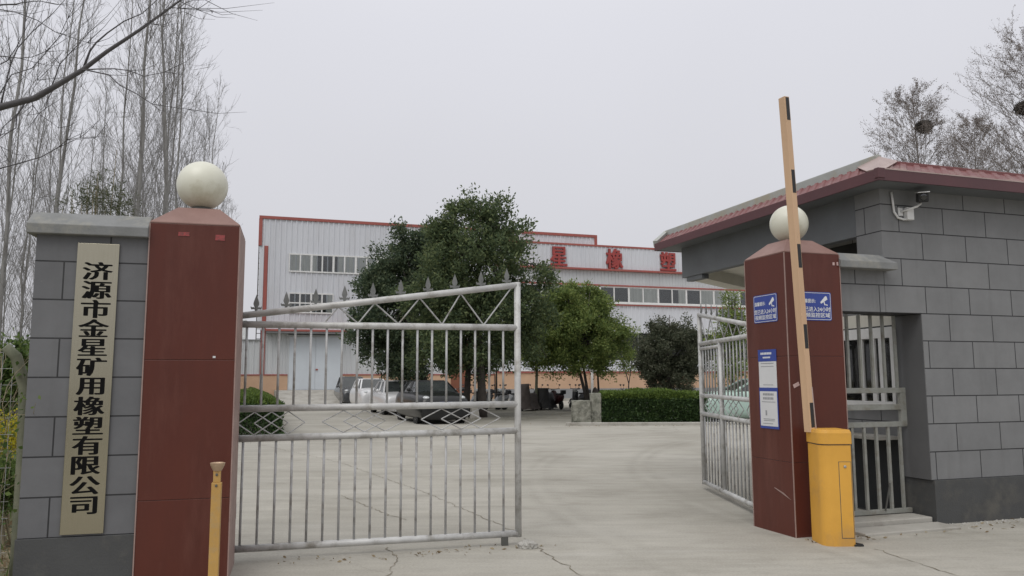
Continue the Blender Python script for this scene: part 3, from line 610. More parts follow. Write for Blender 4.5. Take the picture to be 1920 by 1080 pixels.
# boundary wall over the barred opening
bw = thing('boundary_wall', 'grey tiled wall bridging the noticed pillar and the guardhouse', 'wall', GO, GD)
MB().box(-1.19, -.519, .004, .25, 2.182, 2.63).build('tiled_face', M['tile_r'], bw)
cp = MB(); n0 = [(-.15, 2.618), (-.15, 2.69), (-.03, 2.782), (-.004, 2.782), (-.004, 2.618)]; xe = [-.475, -.475, -.60, -.60, -.475]
cp.loft([[(-1.19, y, z) for y, z in n0], [(x, y, z) for (y, z), x in zip(n0, xe)]]); cp.build('coping', M['coping'], bw, bevel=.006)
MB().prism([(-.003, 2.632), (.26, 2.632), (.26, 2.70), (.10, 2.782), (-.003, 2.782)], -1.19, -.519, 'x').build('coping_back', M['coping'], bw)
# bar grille in the opening
t = thing('bar_grille', 'grey square-bar grille filling the opening beside the guardhouse', 'grille', GO, GD)
yb = .30
for i in range(6):
    x = -.142-.158*i
    MB().bar((x-.0, yb, 1.40), (x-.0, yb, 2.18), .028, .028).build('upper_bar', M['olivebar'], t, bevel=.002)
    MB().bar((x-.004, yb, .13), (x-.004, yb, .985), .030, .030).build('lower_bar', M['olivebar'], t, bevel=.002)
MB().box(-1.1, -.052, yb-.025, yb+.025, 1.345, 1.40).build('rail', M['olivebar'], t, bevel=.003)
MB().box(-1.1, -.13, yb-.025, yb+.025, 1.165, 1.225).build('rail', M['olivebar'], t, bevel=.003)
MB().box(-.128, -.052, yb-.024, yb+.024, 1.0, 1.345).build('latch_post', M['olivebar'], t, bevel=.003)
MB().box(-1.1, -.052, yb-.02, yb+.02, .985, 1.04).build('rail', M['olivebar'], t, bevel=.003)
MB().box(-1.1, -.052, yb-.02, yb+.02, .085, .13).build('rail', M['olivebar'], t, bevel=.003)
MB().bar((-.42, yb-.03, .12), (-.34, yb-.03, .40), .012, .012).build('stay_rod', M['flange'], t)
MB().box(-1.15, -.052, .02, .365, -.02, .075).build('threshold', M['slab'], t, bevel=.01)
m = MB().box(-1.2, -.02, -.30, -.002, -.02, .03); tag(m.build('door_slab', M['slab'], loc=GO, rot=(0, 0, R(GD)), bevel=.01), 'worn concrete slab on the ground before the barred opening', 'slab')
# crumbs along plinth
P = []; r = random.Random(3); V = []; F = []
for i in range(260):
    x = r.uniform(-.1, 1.9); y = -.02-abs(r.gauss(0, .10)); q = r.uniform(.004, .018); n = len(V)
    V += [(x+q*math.cos(a)*r.uniform(.6, 1.2), y+q*math.sin(a)*r.uniform(.6, 1.2), .001) for a in (0, 1.6, 3.1, 4.7)] + [(x, y, q*.7)]; F += [(n, n+1, n+4), (n+1, n+2, n+4), (n+2, n+3, n+4), (n+3, n, n+4)]
tag(MB().add(V, F).build('gravel', M['stone'], loc=GO, rot=(0, 0, R(GD))), 'crumbs of mortar and grit along the dark guardhouse plinth', 'gravel', kind='stuff')
r = random.Random(9); P = []
for (x0, y0, x1, y1, n_, sp_) in ((-2.0, 6.75, .2, 7.4, 70, .10), (2.7, 7.55, 3.4, 7.75, 30, .06), (-2.75, 5.9, -2.1, 6.1, 30, .08), (1.6, 26.0, 6.5, 26.1, 160, .2), (-1.5, 29, 2.5, 36, 300, 1.5), (3.6, 7.9, 5.6, 8.6, 60, .12)):
    for i in range(n_): f = r.random(); P.append((x0+(x1-x0)*f+r.gauss(0, sp_), y0+(y1-y0)*f+r.gauss(0, sp_), .004))
P = np.array(P); V, F = leaves(P, np.tile([0, 0, .05], (len(P), 1)), .045, .5, np.random.default_rng(9), .9, .15); V[:, 2] = np.clip(V[:, 2], .002, .02)
tag(fast_mesh('fallen_leaves', V, F, M['litter']), 'scattered dry leaf scraps lying on the concrete yard', 'leaves', kind='stuff')
# ------------------------------------------------------------------ factory
FO = (-17.0, 54, 0); FD = 18.5
def corr(a0, a1, z0, z1, per, y, name, mat, parent, d=.055):
    n = max(1, round((a1-a0)/per)); per = (a1-a0)/n; V = []
    for i in range(n):
        for f, h in ((0, 0), (.52, 0), (.60, d), (.80, d), (.88, 0)): V.append((a0+(i+f)*per, y-h))
    V.append((a1, y)); k = len(V)
    m = MB().add([(x, yy, z0) for x, yy in V]+[(x, yy, z1) for x, yy in V], [(i, i+1, k+i+1, k+i) for i in range(k-1)]); return m.build(name, M[mat], parent)
def win_row(parent, edges, z0, z1, y, pat, rows=1, fw=.095):
    # every pair of lights is one window with its frame, panes and curtains
    for i in range(0, len(edges)-1, 2):
        es = edges[i:i+3]; a0, a1 = es[0], es[-1]; f = MB()
        f.box(a0, a1, y-.10, y-.03, z1-fw, z1); f.box(a0, a1, y-.10, y-.03, z0, z0+fw)
        for x in es:
            wdt = fw*1.5 if x in (a0, a1) else fw
            f.box(max(a0, x-wdt/2), min(a1, x+wdt/2), y-.095, y-.03, z0+fw, z1-fw)
        for k in range(1, rows): zz = z0+(z1-z0)*(k/rows if rows > 1 else 1); f.box(a0, a1, y-.09, y-.03, zz-fw/2, zz+fw/2)
        w_ = f.build('window', M['pvc'], parent)
        MB().box(a0, a1, y-.034, y-.031, z0, z1).build('window_recess', M['dark'], w_)
        MB().box(a0+.03, a1-.03, y-.078, y-.075, z0+.04, z1-.04).build('pane', M['glass'], w_)
        cu = MB(); any_ = False
        for j in range(len(es)-1):
            p = pat[(i+j) % len(pat)]
            if not p: continue
            x0, x1 = es[j]+.05, es[j+1]-.05; wd = x1-x0
            x0, x1 = {1: (x0, x1), 2: (x0, x0+wd*.5), 3: (x1-wd*.55, x1)}[p]; n = 16; any_ = True
            V = [(x0+(x1-x0)*q/n, y-.052+.012*math.sin(q*1.9), z) for z in (z0+.05, z1-.05) for q in range(n+1)]
            cu.add(V, [(q, q+1, n+2+q, n+1+q) for q in range(n)])
        if any_: cu.build('curtain', M['curtain'], w_, smooth=True)
fa = thing('factory_building', 'tall grey corrugated factory hall with red trim and steel door', 'factory', FO, FD)
corr(-.33, 24.9, 4.95, 12.7, .36, 0, 'upper_cladding', 'corr', fa)
corr(.1, 1.75, 1.93, 4.95, .36, .02, 'lower_cladding', 'corr2', fa); corr(5.4, 20, 1.93, 4.95, .36, .02, 'lower_cladding', 'corr2', fa)
MB().box(-.42, 25.0, -.10, .1, 12.62, 12.82).build('roof_trim', M['redtrim'], fa)
MB().box(-.43, -.20, -.09, .3, 10.73, 12.62).build('corner_trim', M['redtrim'], fa)
MB().box(-.02, .22, -.09, .05, 4.95, 10.72).build('corner_trim', M['redtrim'], fa)
MB().box(24.76, 25.0, -.09, .1, 11.6, 12.62).build('corner_trim', M['redtrim'], fa)
MB().box(-.06, .22, -.06, .1, 1.93, 4.9).build('corner_trim', M['redtrim'], fa)
MB().box(.22, 24.8, .3, 20, 0, 12.55).build('hall_body', M['corr2'], fa)
m = MB()
for x in (-.38, -.08): m.bar((x, .15, .5), (x, .15, 10.7), .06, .06)
for i in range(26): m.bar((-.38, .15, 1+.37*i), (-.08, .15, 1+.37*i), .04, .04)
m.build('fire_ladder', M['darkbark'], fa)
MB().box(.1, 1.75, -.06, .1, .0, 1.85).build('base_wall', M['beige'], fa); MB().box(5.4, 16.5, -.06, .1, 0, 1.85).build('base_wall', M['beige'], fa)
MB().box(.1, 1.75, -.09, .1, 1.85, 1.93).build('sill_trim', M['redtrim'], fa); MB().box(5.4, 16.5, -.09, .1, 1.85, 1.93).build('sill_trim', M['redtrim'], fa)
dr = thing('tmp', None, None); bpy.data.objects.remove(dr)
dm = MB(); dm.box(1.82, 3.56, -.05, .0, .86, 4.50); dm.box(3.585, 5.30, -.05, .0, .86, 4.50)
do = dm.build('door', M['door'], fa, bevel=.01)
MB().box(1.7, 5.42, -.02, .06, .86, 4.62).build('door_frame', M['corr2'], do)
MB().box(3.60, 3.75, -.11, -.05, 2.2, 2.30).build('handle', M['redtrim'], do)
MB().box(.2, 5.8, -.9, .0, 4.82, 4.95).build('door_canopy', M['redtrim'], fa); MB().box(.25, 5.75, -.85, -.01, 4.70, 4.82).build('canopy_underside', M['greyrender'], fa)
win_row(fa, [1.62, 2.39, 3.14, 3.88, 4.65, 5.42, 6.2, 6.97, 7.75, 8.5, 9.3], 8.98, 10.28, 0, [1, 1, 2, 0, 3, 1, 1, 1, 1, 1])
win_row(fa, [1.66, 2.42, 3.18, 3.92, 4.70], 6.12, 7.55, 0, [0, 0, 0, 3], rows=2, fw=.09)
MB().box(13.2, 14.6, -.12, .05, .4, 4.4).build('orange_doorway', M['orange'], fa)
fb = thing('factory_building', 'lower factory wing with the big red characters and ribbon windows', 'factory', FO, FD)
y = -.5
corr(16.6, 48, 10.05, 11.85, .36, y, 'sign_band', 'corr', fb); MB().box(16.5, 48, y-.08, .2, 11.82, 11.96).build('roof_trim', M['redtrim'], fb)
MB().box(16.5, 48, y-.30, .2, 9.93, 10.07).build('eave_trim', M['redtrim'], fb)
corr(16.6, 48, 8.85, 9.93, .30, y+.06, 'upper_cladding', 'corr2', fb, .05); MB().box(16.6, 48, y-.10, .1, 8.74, 8.85).build('window_trim', M['redtrim'], fb)
win_row(fb, [17.6, 18.85, 20.1, 21.3, 22.55, 23.75, 24.97, 26.17, 27.45, 28.7, 30.05, 31.3, 32.6, 33.9, 35.15, 36.4, 37.6, 38.85, 40.1], 7.44, 8.74, y+.06, [1, 0, 1, 1, 0, 0, 0, 0, 1, 1, 0, 3, 0, 1, 1, 1, 0, 1], fw=.10)
MB().box(16.6, 48, y-.10, .1, 7.35, 7.44).build('window_sill', M['pvc'], fb); MB().box(16.6, 48, y-.08, .1, 7.24, 7.35).build('sill_trim', M['redtrim'], fb)
corr(16.6, 48, 5.1, 7.24, .36, y+.06, 'middle_cladding', 'corr', fb)
MB().box(16.6, 48, y+.1, .1, 3.0, 5.1).build('dark_window_band', M['dark'], fb)
m = MB()
for i in range(22): m.box(17+1.4*i, 17.08+1.4*i, y+.03, y+.1, 3.0, 5.1)
m.build('window_mullions', M['greyrender'], fb)
corr(16.6, 48, 2.22, 3.0, .30, y+.06, 'lower_cladding', 'corr', fb, .05); MB().box(16.6, 48, y-.12, .1, 2.13, 2.22).build('white_sill', M['pvc'], fb)
MB().box(16.6, 48, y-.1, .1, 2.0, 2.13).build('sill_trim', M['redtrim'], fb); MB().box(16.6, 48, y-.02, .1, .82, 2.0).build('base_wall', M['beige'], fb)
MB().box(16.6, 48, y-.06, .1, 0, .82).build('plinth', M['greyrender'], fb); MB().box(16.7, 48, .1, 14, 0, 11.7).build('wing_body', M['corr2'], fb)
MB().tube([(24.1, y-.2, 0), (24.1, y-.2, 5.0)], .11, 10).build('downpipe', M['pvc'], fb, smooth=True)
for ch, cx, nth in (('星', 21.5, 'faded red character standing nearest the big tree on the facade'), ('橡', 26.2, 'faded red character in the middle of the sign band'), ('塑', 30.95, 'faded red character nearest the guardhouse eave on the sign band')):
    me = text_mesh(ch, 1.6, .06); cc, lo, hi = glyph_centre(me); mid = (lo+hi)/2; q = cc-mid; mb = MB()
    for k, (dx, dz) in enumerate(((-.04, -.03), (.04, .03), (-.04, .03), (.04, -.03), (0, 0))):
        mb.add([(float(a)*.92+dx, float(-c_)-.004*k, float(b)*1.04+dz) for a, b, c_ in q], [tuple(p.vertices) for p in me.polygons])
    c, s = cs(FD); yy = y-.13
    o = mb.build('sign_character', M['letter'], loc=(FO[0]+c*cx-s*yy, FO[1]+s*cx+c*yy, 10.90), rot=(0, 0, R(FD)))
    tag(o, nth, 'sign letter', 'red characters on the factory sign band')
sh = thing('factory_annex', 'low corrugated annex with peach base at the far left of factory', 'shed', FO, FD)
corr(-14, -.06, 1.93, 4.2, .36, .05, 'cladding', 'corr2', sh); MB().box(-14, -.06, 0.0, .2, 0, 1.85).build('base_wall', M['beige'], sh)
MB().box(-14, -.06, -.03, .2, 1.85, 1.93).build('sill_trim', M['redtrim'], sh); MB().box(-14, -.06, 0.21, 8, 0, 4.15).build('body', M['corr2'], sh)
MB().box(-14, -.06, -.05, .25, 4.2, 4.28).build('eave_trim', M['greyrender'], sh)
MB().box(-14, -1.0, 8.2, 16, 0, 6.2).build('white_rear_block', M['pvc'], sh)
rp = MB().prism([(-9.0, -.02), (-3.2, .86), (-.1, .86), (-.1, -.02)], .9, 7.2, 'x'); tag(rp.build('loading_ramp', M['slab'], loc=FO, rot=(0, 0, R(FD))), kind='structure')
c, s = cs(FD)
MB_k = MB().box(8, 48, -3.2, -2.9, 0, .16); tag(MB_k.build('kerb', M['slab'], loc=FO, rot=(0, 0, R(FD))), kind='structure')
# ------------------------------------------------------------------ vegetation helpers
def ell_points(blobs, n, rs, shell=.55):
    B = np.array(blobs, float); vol = (B[:, 3]*B[:, 4]*B[:, 5])**.75; k = rs.choice(len(B), n, p=vol/vol.sum())
    d = rs.normal(0, 1, (n, 3)); d /= np.linalg.norm(d, axis=1, keepdims=True); rr = 1-(1-shell)*rs.random((n, 1))**1.5*1.0
    rr *= 1+rs.normal(0, .06, (n, 1)); P = B[k, :3]+d*rr*B[k, 3:6]; return P, d
def crown(blobs, ncl, per, size, ratio, clr, rs, mat, parent, shell=.5, spread=.8, name='crown', clump=0, csize=.45):
    if clump:                            # leaf tufts gather into uneven boughs with gaps between them
        K, kd = ell_points(blobs, max(8, ncl//clump), rs, shell); i_ = rs.integers(0, len(K), ncl); off = rs.normal(0, 1, (ncl, 3)); off /= np.linalg.norm(off, axis=1, keepdims=True)
        rad = (rs.uniform(.5, 1.15, len(K))*csize)[i_][:, None]; C = K[i_]+off*rad*rs.random((ncl, 1))**.4*np.array([1, 1, .75]); d = off*.75+kd[i_]*.4
    else: C, d = ell_points(blobs, ncl, rs, shell)
    P = np.repeat(C, per, 0)+rs.normal(0, clr, (ncl*per, 3)); N = np.repeat(d, per, 0)*.6+np.array([0, 0, .25])
    V, F = leaves(P, N, size, ratio, rs, spread); return fast_mesh(name, V, F, mat, parent)
def leafy_tree(name, label, cat, base, Y, pxblobs, trunks, ncl, per, size, ratio, clr, mat, bark, seed, shell=.5, group=None, flat=.85, limbs=26, clump=0, csize=.5):
    """pxblobs: (px, py, radius in px, depth offset)"""
    rs = np.random.default_rng(seed); t = thing(name, label, cat, base, 0, group); b0 = Vector(base); B = []
    for px, py, rp_, dy in pxblobs:
        p = at(px, py, Y+dy)-b0; r_ = rp_/FPX*(Y+dy)*1.02; B.append((p.x, p.y, p.z, r_, r_, r_*flat))
    crown(B, ncl, per, size, ratio, clr, rs, mat, t, shell, clump=clump, csize=csize)
    m = MB()
    for path, r0 in trunks: 
        k = len(path); m.tube(path, [r0*(1-.55*i/(k-1)) for i in range(k)], 8)
    tops = [p[-1] for p, _ in trunks]
    for i in range(limbs):
        b = B[i % len(B)]; a = Vector(random.choice(tops)); e = Vector(b[:3])+Vector(rs.normal(0, .4, 3))*b[3]
        mid = a.lerp(e, .5)+Vector((0, 0, -.12*b[3])); m.tube([a, mid, e], [.05, .035, .012], 5)
    m.build('trunk', bark, t, smooth=True); return t
# big evergreen trees in the yard
c32 = at(898, 783, 32.5); c32.z = 0
leafy_tree('magnolia_tree', 'tallest dark evergreen tree standing behind the black car', 'tree', c32, 32.5,
    [(890, 415, 52, 0), (930, 405, 38, .4), (868, 395, 30, -.2), (850, 470, 68, -.6), (945, 465, 62, .3), (905, 520, 95, 0), (985, 535, 60, .2), (835, 555, 80, -.5), (955, 600, 80, .5), (885, 630, 88, 0), (1012, 505, 34, 0), (992, 432, 24, .3), (828, 412, 24, -.3), (1005, 590, 40, .6), (930, 665, 40, .8), (845, 640, 60, -.8), (1028, 535, 22, 0), (818, 470, 40, 0), (870, 665, 55, .3), (862, 432, 42, .1), (832, 440, 30, .2), (900, 450, 55, .6), (895, 378, 26, 0), (925, 385, 24, .2), (950, 655, 50, .2), (1000, 640, 40, .5), (900, 590, 80, 1.2), (830, 600, 70, .8), (810, 660, 45, .4)],
    [([(.15, 0, -.05), (.13, 0, .8), (.08, 0, 1.8), (.0, 0, 3.2), (0, .1, 5.2), (0, 0, 7.0)], .20), ([(-.55, .5, -.05), (-.52, .5, .9), (-.45, .4, 2.0), (-.3, .3, 4.5)], .17)],
    4600, 15, .155, .46, .14, M['magnolia'], M['darkbark'], 4, .40, clump=11, csize=.52)
c36 = at(800, 775, 37); c36.z = 0
leafy_tree('magnolia_tree', 'dark blue-green evergreen tree rising behind the white cars', 'tree', c36, 37,
    [(768, 452, 34, 0), (790, 470, 36, .3), (735, 495, 42, 0), (775, 530, 66, 0), (715, 545, 46, -.2), (700, 590, 46, -.2), (760, 600, 74, 0), (690, 640, 40, -.3), (730, 655, 52, 0), (790, 650, 52, .3), (672, 612, 26, 0), (705, 672, 26, -.4), (762, 690, 32, .2), (695, 530, 22, 0), (745, 675, 40, .2), (780, 675, 38, .2), (715, 690, 26, 0), (740, 560, 70, 1), (812, 478, 44, .3), (806, 452, 30, .2), (822, 510, 40, .2)],
    [([(0, 0, -.05), (-.1, 0, 1.2), (-.4, 0, 3.0), (-.7, 0, 5.5)], .18)],
    3800, 14, .155, .46, .14, M['magnolia2'], M['darkbark'], 5, .40, clump=11, csize=.48)
c38 = at(1098, 764, 38.5); c38.z = 0
leafy_tree('camphor_tree', 'round light green tree with forked trunk over the concrete stubs', 'tree', c38, 38.5,
    [(1080, 550, 30, 0), (1065, 580, 52, 0), (1105, 590, 50, .3), (1040, 620, 50, -.3), (1090, 640, 70, 0), (1140, 625, 42, .2), (1055, 665, 40, -.4), (1150, 660, 36, .2), (1110, 670, 42, -.4), (1062, 535, 20, 0), (1165, 635, 24, 0), (1018, 640, 34, -.4), (1030, 595, 34, 0), (1130, 590, 34, 0), (1120, 560, 26, 0), (1045, 560, 26, 0), (1075, 610, 70, 1), (1130, 680, 30, -.3), (1035, 680, 26, -.3)],
    [([(0.15, 0, -.05), (-.05, 0, 1.0), (-.35, 0, 2.2), (-.5, 0, 3.2)], .10), ([(.2, .1, -.05), (.1, .1, 1.0), (-.1, .1, 2.3), (0, .1, 3.6)], .09), ([(.7, .3, -.05), (.66, .3, 1.2), (.6, .3, 3)], .07)],
    4200, 14, .14, .42, .12, M['camphor'], M['darkbark'], 6, .45, clump=11, csize=.38)
c40 = at(1006, 769, 40); c40.z = 0
leafy_tree('camphor_tree', 'smaller light green tree on a straight pale stem by the scooters', 'tree', c40, 40,
    [(1012, 640, 34, 0), (1005, 668, 26, 0), (1030, 665, 26, .3), (1020, 615, 24, 0)], [([(0, 0, -.05), (0, 0, 1.2), (.05, 0, 2.4), (.1, 0, 3.2)], .09)],
    700, 13, .15, .42, .13, M['camphor'], M['pole'], 7, .4, limbs=8)
c41 = at(931, 768, 41); c41.z = 0
leafy_tree('young_tree', 'slim young evergreen between the magnolia trunk and the gate post', 'tree', c41, 41,
    [(930, 640, 26, 0), (945, 660, 18, 0), (915, 655, 18, 0)], [([(0, 0, -.05), (0, 0, 1.5), (0, 0, 3)], .06)], 220, 10, .14, .45, .14, M['magnolia2'], M['darkbark'], 8, .3, limbs=6)
c34 = at(1255, 790, 34.5); c34.z = 0
leafy_tree('evergreen_shrub', 'dark dense rounded shrub rising behind the clipped hedge', 'shrub', c34, 34.5,
    [(1250, 640, 46, 0), (1235, 660, 44, -.2), (1275, 655, 42, 0), (1225, 690, 30, -.2), (1265, 700, 46, 0), (1290, 690, 28, .1), (1245, 612, 26, 0), (1280, 620, 26, 0), (1240, 720, 30, 0), (1305, 650, 20, .2), (1212, 655, 26, 0), (1215, 680, 24, .1), (1300, 675, 26, .2), (1255, 670, 60, .6)],
    [([(0, 0, -.05), (0, 0, 1.0), (0, 0, 2)], .12)], 3200, 13, .10, .5, .09, M['bush'], M['darkbark'], 9, .45, clump=12, csize=.26)
c37 = at(1179, 762, 40); c37.z = 0
leafy_tree('sapling', 'thin sapling with sparse leaves between round tree and dark shrub', 'tree', c37, 40,
    [(1178, 670, 20, 0), (1185, 690, 16, 0), (1172, 690, 14, 0), (1180, 650, 12, 0)], [([(0, 0, -.05), (.02, 0, 1.3), (-.3, 0, 2.6)], .035), ([(0, 0, 1.1), (.25, 0, 2.7)], .025)], 70, 6, .12, .4, .12, M['camphor'], M['limb'], 10, .1, limbs=6)
c24 = at(1376, 745, 30); c24.z = 0
leafy_tree('evergreen_shrub', 'green shrub squeezed between the open gate leaf and the guardhouse end', 'shrub', c24, 30,
    [(1372, 560, 16, 0), (1368, 600, 24, 0), (1375, 640, 30, 0), (1350, 640, 22, 0), (1385, 600, 24, 0), (1372, 690, 30, 0)], [([(0, 0, -.05), (0, 0, 1.5), (0, 0, 3)], .06)], 420, 11, .12, .4, .13, M['camphor'], M['darkbark'], 12, .3)
# hedges
def hedge(label, loc, deg, L_, D_, H_, mats, n, seed, size=.085):
    rs = np.random.default_rng(seed); t = thing('clipped_hedge', label, 'hedge', loc, deg)
    m = MB(); q_ = random.Random(seed)                # upright stems inside the leaves
    for i in range(int(L_*D_*7)): x, y = q_.uniform(.2, L_-.2), q_.uniform(.2, D_-.2); m.tube([(x, y, -.03), (x+q_.gauss(0, .08), y+q_.gauss(0, .08), H_*.5), (x+q_.gauss(0, .15), y+q_.gauss(0, .15), H_*.92)], [.014, .01, .004], 4)
    m.build('stems', M['darkbark'], t)
    area = np.array([L_*D_*1.3, L_*H_, L_*H_, D_*H_, D_*H_]); k = rs.choice(5, n, p=area/area.sum()); u, v = rs.random(n), rs.random(n)
    P = np.zeros((n, 3)); N = np.zeros((n, 3))
    for i, (f, nn) in enumerate(((lambda u, v: (u*L_, v*D_, H_+0*u), (0, 0, 1)), (lambda u, v: (u*L_, 0*u, v*H_), (0, -1, 0)), (lambda u, v: (u*L_, D_+0*u, v*H_), (0, 1, 0)), (lambda u, v: (0*u, u*D_, v*H_), (-1, 0, 0)), (lambda u, v: (L_+0*u, u*D_, v*H_), (1, 0, 0)))):
        q = k == i; P[q] = np.stack(f(u[q], v[q]), 1); N[q] = nn
    lump = .06*np.sin(P[:, 0]*3.1+1)*np.cos(P[:, 1]*2.7)+.05*np.sin(P[:, 2]*5+P[:, 0]*1.7)
    P += N*lump[:, None]-N*np.abs(rs.normal(0, .11, (n, 1)))+rs.normal(0, .02, (n, 3)); c_ = np.array([L_/2, D_/2, H_/2])
    P = c_+(P-c_)*np.array([1-.25*(D_/L_)*np.maximum(0, (P[:, 2]/H_-.8)), np.ones(n)-.2*np.maximum(0, P[:, 2]/H_-.8), np.ones(n)]).T
    P[:, 2] = np.maximum(P[:, 2], .01); top = (P[:, 2] > H_*.82)
    for nm, q, mt in (('top_foliage', top, mats[0]), ('foliage', ~top, mats[1])):  # paler green leaves near the top, darker green below
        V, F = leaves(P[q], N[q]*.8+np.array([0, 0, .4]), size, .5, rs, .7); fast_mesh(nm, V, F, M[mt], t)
    return t
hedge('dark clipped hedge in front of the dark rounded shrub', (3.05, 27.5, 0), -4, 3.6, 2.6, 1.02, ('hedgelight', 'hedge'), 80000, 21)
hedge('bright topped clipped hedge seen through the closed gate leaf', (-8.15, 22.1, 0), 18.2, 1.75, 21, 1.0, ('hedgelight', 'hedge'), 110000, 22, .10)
kb = MB().box(1.75, 8.6, 26.3, 26.5, -.02, .10); tag(kb.build('kerb', M['slab'], bevel=.02), kind='structure')
# weathered concrete stubs
def stub(label, x0, x1, y0, y1, h, seed):
    r = random.Random(seed); m = MB().box(x0, x1, y0, y1, -.02, h); bm = bmesh.new(); me = bpy.data.meshes.new('x'); me.from_pydata(m.v, [], m.f); bm.from_mesh(me)
    bmesh.ops.subdivide_edges(bm, edges=bm.edges[:], cuts=5, use_grid_fill=True)
    for v in bm.verts: v.co += Vector((r.gauss(0, .012), r.gauss(0, .012), r.gauss(0, .012)))
    q = MB(); q.v = [tuple(v.co) for v in bm.verts]; bm.verts.index_update(); q.f = [tuple(v.index for v in f.verts) for f in bm.faces]; bm.free()
    return tag(q.build('concrete_stub', M['oldconc'], bevel=.01), label, 'concrete block')
stub('lower wide weathered concrete stub left of the clipped hedge', 2.04, 2.66, 27.3, 27.9, .78, 1)
stub('taller narrow weathered concrete stub touching the clipped hedge side', 2.68, 3.03, 27.35, 27.9, 1.03, 2)
for i, (px, lab) in enumerate(((868, 'white painted tree guard block left of the magnolia trunk'), (890, 'white painted tree guard block right under the magnolia trunk'))):
    p = at(px, 776, 31.6); r = MB().prism([(-.2, -.02), (.2, -.02), (.14, .42), (-.1, .42)], -.1, .1)
    tag(r.build('guard_block', M['slab'], loc=(p.x, 31.6, 0), bevel=.02), lab, 'concrete block')
# ------------------------------------------------------------------ bare trees
def bare(rs, H, r0, nb, spread, twn=5, sides=3, z0=.18, bud=0, up=.9, elev=(50, 70), rk=1.0):
    tr, br = MB(), MB(); B = []
    n = 9; dx, dy = rs.normal(0, .010*H, 2); path = []
    for i in range(n+1):
        f = i/n; path.append(Vector((dx*f*f*2+rs.normal(0, .0025*H)*(f > 0), dy*f*f*2+rs.normal(0, .0025*H)*(f > 0), H*f)))
    rad = [r0*(1-i/n)**.9+.006 for i in range(n+1)]; tr.tube(path, rad, 6)
    def pt(f):
        k = min(int(f*n), n-1); return path[k].lerp(path[k+1], f*n-k)
    def grow(p, d, Ls, r, lev):
        seg = 4 if lev == 0 else 3; q = [p]; dd = d.copy()
        for i in range(seg):
            dd = (dd+Vector((rs.normal(0, .10), rs.normal(0, .10), .13*up+rs.normal(0, .05)))).normalized(); q.append(q[-1]+dd*Ls/seg)
        br.tube(q, [rk*(r*(1-.8*i/seg)+.0015) for i in range(seg+1)], 4 if lev == 0 else 3, cap=False)
        if lev < 2:
            for j in range(twn if lev == 0 else 3):
                f = rs.uniform(.2, .98); k = min(int(f*seg), seg-1); a = q[k].lerp(q[k+1], f*seg-k); s = (q[k+1]-q[k]).normalized()
                nd = (s+Vector(rs.normal(0, .42, 3))).normalized(); grow(a, nd, Ls*rs.uniform(.3, .5), max(r*.42, .004), lev+1)
        if bud and lev >= 1:
            for j in range(bud): B.append(q[rs.integers(1, seg+1)].lerp(q[rs.integers(0, seg+1)], rs.random()))
    for i in range(nb):
        f = z0+(.97-z0)*(i+rs.random())/nb; az = i*2.4+rs.normal(0, .3); el = R(rs.uniform(*elev)); d = Vector((math.cos(az)*math.cos(el), math.sin(az)*math.cos(el), math.sin(el)))
        grow(pt(f), d, spread*H*(1-f)**.55*rs.uniform(.7, 1.15)+.25, max(.33*(r0*(1-f)**.9), .008), 0)
    return tr, br, B
protos = []
for k in range(6):
    rs = np.random.default_rng(100+k); H = (13, 14.5, 12, 15, 13.5, 16)[k]
    tr, br, _ = bare(rs, H, .038+.008*(k % 3), 52, .17, 6, z0=.12, elev=(54, 74), rk=.62)
    t = thing('bare_poplar_tree', 'slender leafless pale poplar in the grove behind the plaque wall', 'tree', (0, 0, 0), 0, 'bare poplars behind the plaque wall')
    tr.build('trunk', M['bark'], t, smooth=True); br.build('branches', M['twig'], t); protos.append(t)
c, s = cs(18.2); spots = []; r = random.Random(8)
for row, so_, t0, t1, stp in ((0, -2.3, 15, 64, 2.7), (1, -4.6, 14.5, 66, 2.9), (2, -7.4, 14, 62, 3.1), (3, -10.6, 15, 60, 3.4), (4, -15, 17, 60, 4.2), (5, -20, 20, 64, 5)):
    tt = t0
    while tt < t1:
        a, b = so_+r.gauss(0, .5), tt+r.gauss(0, .6); x, y_ = c*a-s*b, s*a+c*b
        px = 960+FPX*x/y_
        if -140 < px < 420: spots.append((x, y_))
        tt += stp
for i, (x, y_) in enumerate(spots):
    o = protos[i] if i < 6 else copy_tree(protos[i % 6])
    o.location = (x, y_, -.05); o.rotation_euler = (0, 0, r.uniform(0, 6.28)); k = r.uniform(.88, 1.08); o.scale = (k, k, k)
# near tree at the left with the long dark limb
t = thing('roadside_tree', 'near leafless tree reaching a long dark limb across the upper left sky', 'tree', (-7.2, 7.6, 0), 0)
b0 = Vector((-7.2, 7.6, 0)); rs = np.random.default_rng(77)
def pp(pts): return [at(a, b_, d)-b0 for a, b_, d in pts]
MB().tube([(0, 0, -.05), (.05, 0, 1.5), (0, .02, 3.2), (-.1, 0, 5), (-.1, .1, 7.5)], [.17, .15, .13, .10, .06], 10).build('trunk', M['limb'], t, smooth=True)
lm = MB()
main = pp([(-420, 330, 7.6), (-250, 275, 7.4), (-100, 232, 7.3), (0, 201, 7.2), (65, 184, 7.2), (105, 161, 7.15), (155, 131, 7.1), (200, 97, 7.1), (262, 56, 7.0), (336, 2, 7.0), (400, -45, 7.0)])
lm.tube(main, [.06, .05, .042, .034, .029, .026, .022, .018, .014, .009, .004], 8)
